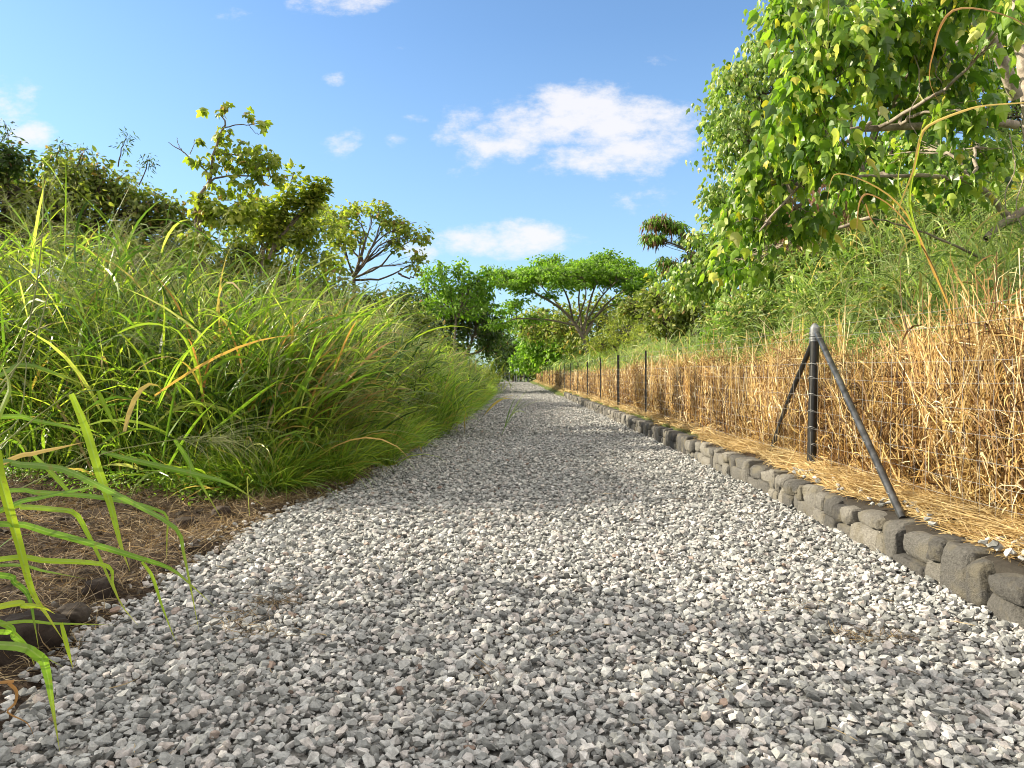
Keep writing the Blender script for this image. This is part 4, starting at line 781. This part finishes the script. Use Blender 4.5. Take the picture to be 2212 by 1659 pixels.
tree('umbrella_tree', 'flat topped umbrella tree with spreading pale limbs beside the far fence', base_at(1270, 45), P(1262, 728, 45), rb, M['fresh_leaf'], M['bark'], OVATE, .20, 22, .42, .16, droop=.4, flat=.45, up=.5, shell=.1, twig=.012, limbs=UL)
# woods closing the track
def wood(name, label, px, Y, blobs, leafm, size=.3, rc=.7, per=16, tmpl=OVATE, bark='dark_bark', tr=.2, fy=None, **k):
    b = base_at(px, Y); top = np.mean([q[0] for q in blobs], 0); fork = np.array([b[0], Y, (b[2] + top[2]) * .5]) if fy is None else P(px, fy, Y)
    return tree(name, label, b, fork, blobs, M[leafm], M[bark], tmpl, size, per, rc, tr, **k)
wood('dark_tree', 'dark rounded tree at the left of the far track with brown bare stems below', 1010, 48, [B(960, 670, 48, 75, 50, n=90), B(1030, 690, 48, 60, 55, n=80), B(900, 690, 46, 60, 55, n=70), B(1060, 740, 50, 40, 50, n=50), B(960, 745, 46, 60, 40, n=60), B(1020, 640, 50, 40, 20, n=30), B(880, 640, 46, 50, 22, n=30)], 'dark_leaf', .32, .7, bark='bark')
wood('spiky_tree', 'green tree with upright tufted branches rising above the dark tree', 985, 43, [B(925, 600, 43, 20, 24, n=12), B(955, 590, 43, 17, 26, n=12), B(992, 588, 43, 17, 28, n=14), B(1010, 610, 43, 25, 25, n=16), B(1040, 600, 43, 20, 24, n=12), B(1055, 590, 43, 9, 12, n=5), B(975, 625, 43, 40, 20, n=20), B(1030, 632, 43, 30, 18, n=14), B(960, 655, 43, 50, 24, n=30), B(1020, 665, 43, 50, 24, n=30)], 'fresh_leaf', .26, .38, 18, fy=690, bark='bark', tr=.10)
wood('round_tree', 'bright green rounded tree closing the far end of the track', 1190, 72, [B(1180, 715, 72, 55, 45, n=90), B(1150, 745, 72, 35, 45, n=50), B(1220, 750, 70, 45, 35, n=50), B(1130, 780, 74, 26, 28, n=30), B(1190, 770, 72, 45, 26, n=30), B(1120, 700, 75, 30, 14, n=20)], 'fresh_leaf', .45, .9)
wood('background_tree', 'mid green woodland tree filling the view behind the umbrella tree trunk', 1290, 62, [B(1230, 690, 62, 60, 45, n=70), B(1310, 680, 62, 60, 45, n=70), B(1390, 680, 62, 60, 45, n=70), B(1160, 700, 64, 50, 40, n=60), B(1270, 740, 60, 70, 35, n=60), B(1360, 740, 60, 70, 35, n=60), B(1440, 650, 60, 50, 50, n=50)], 'olive', .40, .8)
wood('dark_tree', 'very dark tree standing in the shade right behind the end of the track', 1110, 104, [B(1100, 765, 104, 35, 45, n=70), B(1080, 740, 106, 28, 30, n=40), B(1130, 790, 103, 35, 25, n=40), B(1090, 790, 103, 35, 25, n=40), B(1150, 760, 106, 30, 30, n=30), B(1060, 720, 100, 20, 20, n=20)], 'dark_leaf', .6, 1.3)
wood('dark_tree', 'low dark bush under the trees to the right of the track end', 1170, 100, [B(1165, 785, 100, 40, 25, n=50), B(1200, 780, 98, 40, 25, n=50), B(1240, 770, 96, 40, 28, n=50), B(1290, 770, 96, 40, 28, n=50)], 'olive', .6, 1.2)
wood('yellow_bush', 'yellow green bush behind the umbrella tree trunk', 1345, 40, [B(1345, 715, 40, 50, 40, n=90), B(1390, 730, 38, 40, 30, n=60), B(1300, 745, 40, 35, 25, n=50), B(1360, 680, 41, 35, 20, n=40)], 'yellow_leaf', .22, .45, 22, NARROW)
wood('green_bush', 'dark green bush on the slope between the umbrella tree and the big right hand tree', 1460, 25, [B(1440, 690, 25, 60, 35, n=60), B(1500, 660, 25, 60, 40, n=60), B(1420, 640, 26, 40, 30, n=40), B(1370, 660, 27, 40, 22, n=30), B(1540, 700, 24, 50, 35, n=40)], 'olive', .2, .35, 16)
wood('green_bush', 'leafy green bush among the tall grass below the lowest leaves of the right hand trees', 1620, 15, [B(1600, 690, 15, 60, 40, n=60), B(1660, 710, 14.5, 50, 34, n=50), B(1560, 725, 16, 40, 26, n=30)], 'fresh_leaf', .10, .22, 16, tr=.05, bark='bark', twig=.004)
wood('green_bush', 'small dark leafed bush on the slope right of the thick black fence post', 1940, 9.5, [B(1930, 640, 9.5, 55, 36, n=40), B(1990, 665, 9.3, 50, 30, n=34), B(1880, 680, 9.8, 40, 24, n=20)], 'olive', .075, .16, 14, tr=.03, bark='bark', twig=.003)
wood('feathery_bush', 'tall feathery bright green bush under the right hand trees', 2000, 13, [B(2000, 490, 13, 120, 80, n=130), B(2120, 490, 13, 110, 80, n=130), B(2200, 430, 14, 70, 60, n=60), B(1880, 470, 14, 70, 40, n=50), B(1830, 520, 13.5, 80, 60, n=70), B(1720, 600, 14, 80, 60, n=70), B(1880, 560, 13, 90, 60, n=70), B(2060, 600, 12, 130, 60, n=90), B(1780, 640, 13, 90, 45, n=60), B(1930, 440, 14, 60, 40, n=30), B(1650, 690, 14, 100, 40, n=60), B(2230, 620, 12, 90, 80, n=50)], 'meadow', .19, .36, 34, NARROW, tr=.06, bark='bark', twig=.004, droop=-.4)
# left trees
def t7(at_, al_):
    seg = [[(765, 640), (765, 595), (785, 569)], [(785, 569), (755, 530), (725, 502), (700, 480)], [(785, 569), (775, 520), (768, 486), (750, 460)], [(785, 569), (810, 520), (820, 480), (818, 446)], [(785, 569), (830, 540), (855, 510), (874, 486), (900, 480)],
           [(765, 600), (820, 575), (850, 545), (900, 515), (924, 512)], [(765, 605), (830, 600), (880, 575), (905, 560)], [(860, 590), (890, 600), (900, 570)]]
    for i, s in enumerate(seg): limb(at_, [P(x, y, 18 + .3 * (i % 3)) for x, y in s], .055 if i == 0 else .03, .03 if i == 0 else .006, 12, 6, .02)
tree('slender_tree', 'open branched small tree with sky showing through, right end of the left tree line', base_at(765, 18), P(765, 600, 18),
     [B(725, 475, 18, 32, 22, n=17), B(760, 455, 18.4, 28, 16, n=13), B(812, 448, 18, 20, 16, n=9), B(835, 480, 18.2, 26, 18, n=12), B(875, 488, 18, 26, 12, n=11), B(908, 508, 18, 18, 12, n=7), B(850, 520, 18, 30, 20, n=9), B(900, 565, 18, 22, 20, n=7), B(740, 520, 17.5, 30, 26, n=14), B(780, 510, 18.5, 30, 20, n=8), B(720, 570, 17, 40, 30, n=16), B(690, 450, 18.6, 26, 16, n=12)],
     M['sap'], M['dark_bark'], KUKUI, .11, 14, .22, .06, droop=1.0, extra=t7, twig=.006)
def tufts(at_, al_):
    for s in [[(560, 620), (570, 545), (600, 470), (634, 375)], [(590, 540), (650, 450), (682, 395)], [(600, 520), (660, 450), (700, 398)], [(580, 560), (600, 500), (622, 420)], [(570, 560), (560, 500), (575, 440)]]:
        q = limb(at_, [P(x, y, 14.2) for x, y in s], .03, .012, 14, 6, .01); pts = q[6:]; leaf_cloud(al_, OVATE, np.repeat(pts, 4, 0), .17, 10, .14, .1, 1.0)
tree('young_tree', 'leafy young tree with upright spiky shoots in the middle of the left tree line', base_at(575, 15.5), P(575, 560, 15.5),
     [B(590, 490, 15.5, 60, 45, n=80), B(560, 450, 15.5, 40, 30, n=30), B(650, 500, 15.5, 50, 45, n=70), B(700, 480, 15.8, 40, 30, n=30), B(540, 560, 15, 50, 40, n=40), B(620, 580, 15, 60, 40, n=40), B(680, 560, 15.5, 45, 35, n=30), B(520, 500, 16, 30, 25, n=16)], M['yellow_leaf'], M['bark'], OVATE, .12, 12, .24, .06, extra=tufts, twig=.005)
def t9(at_, al_):
    S = [([(440, 660), (440, 594), (426, 495), (430, 429), (453, 393)], .05, .035), ([(453, 393), (463, 330), (476, 290), (489, 264), (476, 247), (486, 224)], .03, .006), ([(453, 393), (440, 363), (397, 330), (364, 307)], .02, .006), ([(397, 330), (384, 310), (382, 297)], .008, .004), ([(410, 335), (418, 310), (420, 300)], .008, .004),
         ([(440, 405), (473, 383), (545, 380), (595, 382)], .022, .006), ([(480, 275), (505, 270), (536, 270), (575, 262)], .012, .005), ([(465, 330), (520, 335), (570, 335)], .014, .005), ([(536, 270), (550, 285), (562, 290)], .006, .004)]
    for s, r0, r1 in S: limb(at_, [P(x, y, 13) for x, y in s], r0, r1, 12, 6, .008)
    for (x, y, r_, n) in [(430, 300, 6, 6), (510, 400, 22, 22), (560, 360, 24, 24), (470, 410, 20, 16), (484, 288, 17, 24), (486, 226, 9, 9), (476, 245, 8, 5), (538, 248, 10, 10), (568, 268, 11, 10), (440, 236, 5, 4), (480, 325, 16, 16), (445, 340, 16, 10), (420, 345, 12, 9), (530, 325, 26, 34), (570, 335, 22, 30), (500, 355, 22, 22), (545, 365, 22, 22), (598, 380, 14, 16), (460, 365, 16, 12), (590, 345, 12, 12), (555, 395, 14, 9)]:
        leaf_cloud(al_, KUKUI, P(x, y, 13)[None], r_ * 1.2 / F * 13, int(n * 1.6), .135, 1.2, .4)
tree('sapling', 'tall thin sapling with drooping lobed leaves standing above the left tree line', base_at(440, 13), P(430, 480, 13),
     [B(430, 440, 13, 30, 25, n=12), B(480, 465, 13, 40, 26, n=24), B(530, 450, 13.2, 30, 30, n=18), B(440, 520, 13, 40, 30, n=20)], M['sap'], M['bark'], KUKUI, .13, 9, .2, .05, extra=t9, twig=.005, droop=1.1)
wood('spreading_tree', 'wide dark olive tree with sagging branches at the far left behind the grass', 180, 14.5, [B(60, 400, 14, 80, 55, n=60), B(160, 400, 14.5, 90, 50, n=90), B(260, 420, 15, 80, 45, n=75), B(340, 450, 15, 70, 40, n=60), B(60, 480, 14, 80, 50, n=50), B(180, 480, 14.5, 90, 40, n=50), B(300, 500, 15, 80, 40, n=50), B(400, 480, 15.5, 50, 40, n=35), B(130, 350, 14.5, 40, 20, n=18), B(215, 370, 14.5, 30, 18, n=12), B(-60, 440, 13, 90, 80, n=40), B(-170, 400, 12, 120, 90, n=90), B(-130, 560, 11, 110, 70, n=70), B(-60, 360, 12.5, 60, 40, n=30), B(40, 540, 14, 90, 45, n=60), B(170, 550, 14, 90, 40, n=60), B(300, 555, 14.5, 90, 40, n=60), B(400, 540, 14.5, 60, 40, n=40), B(100, 440, 13.5, 120, 50, n=60)],
     'olive', .125, .28, 14, bark='dark_bark', tr=.13, fy=520, shell=.3)
def t11(at_, al_):
    for s in [[(255, 360), (262, 320), (272, 300), (276, 288)], [(165, 360), (180, 330), (185, 325)], [(20, 340), (18, 300), (10, 262)], [(300, 400), (320, 350), (325, 345)], [(120, 340), (128, 320), (130, 312)]]:
        q = limb(at_, [P(x, y, 13.5) for x, y in s], .012, .004, 10, 5, .01); leaf_cloud(al_, NARROW, q[3:], .14, 9, .11, .6, .8)
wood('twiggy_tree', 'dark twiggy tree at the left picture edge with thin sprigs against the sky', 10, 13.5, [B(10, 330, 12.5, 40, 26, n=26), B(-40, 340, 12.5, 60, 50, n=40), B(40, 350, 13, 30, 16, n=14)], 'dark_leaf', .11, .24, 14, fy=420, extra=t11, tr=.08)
wood('hedge_bush', 'green bush behind the grass between the sapling and the slender tree', 500, 14, [B(480, 590, 14, 80, 50, n=60), B(600, 630, 14, 80, 45, n=60), B(700, 630, 15, 70, 40, n=60), B(790, 655, 17, 60, 32, n=45), B(400, 560, 14.5, 70, 50, n=50), B(520, 540, 14.5, 50, 30, n=30), B(300, 570, 13.5, 80, 40, n=40)], 'olive', .12, .3, 16, cat='bush', shell=.3)
wood('hedge_bush', 'brown tinged dense bush behind the grass just left of the dark tree', 850, 28, [B(840, 680, 28, 60, 35, n=50), B(900, 710, 28, 60, 35, n=50), B(940, 740, 30, 50, 30, n=40), B(800, 700, 26, 50, 30, n=40)], 'olive', .2, .45, 16, cat='bush', shell=.3)
# trees to the left of the view that shade the near gravel
for (x, y, h, r_, lab) in [(-8.5, 3.5, 4.9, 1.9, 'leafy tree standing beyond the left edge, level with the camera'), (-8.6, -.9, 5.2, 2.2, 'leafy tree standing beyond the left edge, behind the camera')]:
    b = (x, y, gz(x, y)); c = np.array([x, y, h])
    tree('shade_tree', lab, b, (x, y, h * .55), [(c + (0, 0, 0), (r_, r_, r_ * .6), 90), (c + (.5, .9, -.9), (r_ * .8, r_ * .7, .7), 40), (c + (-.3, -.9, -.8), (r_, r_ * .8, .7), 40), (c + (.2, .2, -2.0), (r_ * .8, r_, .8), 40), (c + (.2, .4, -3.2), (r_ * .8, r_, .9), 40)], M['olive'], M['bark'], OVATE, .15, 15, .3, .12, group='trees beyond the left edge')
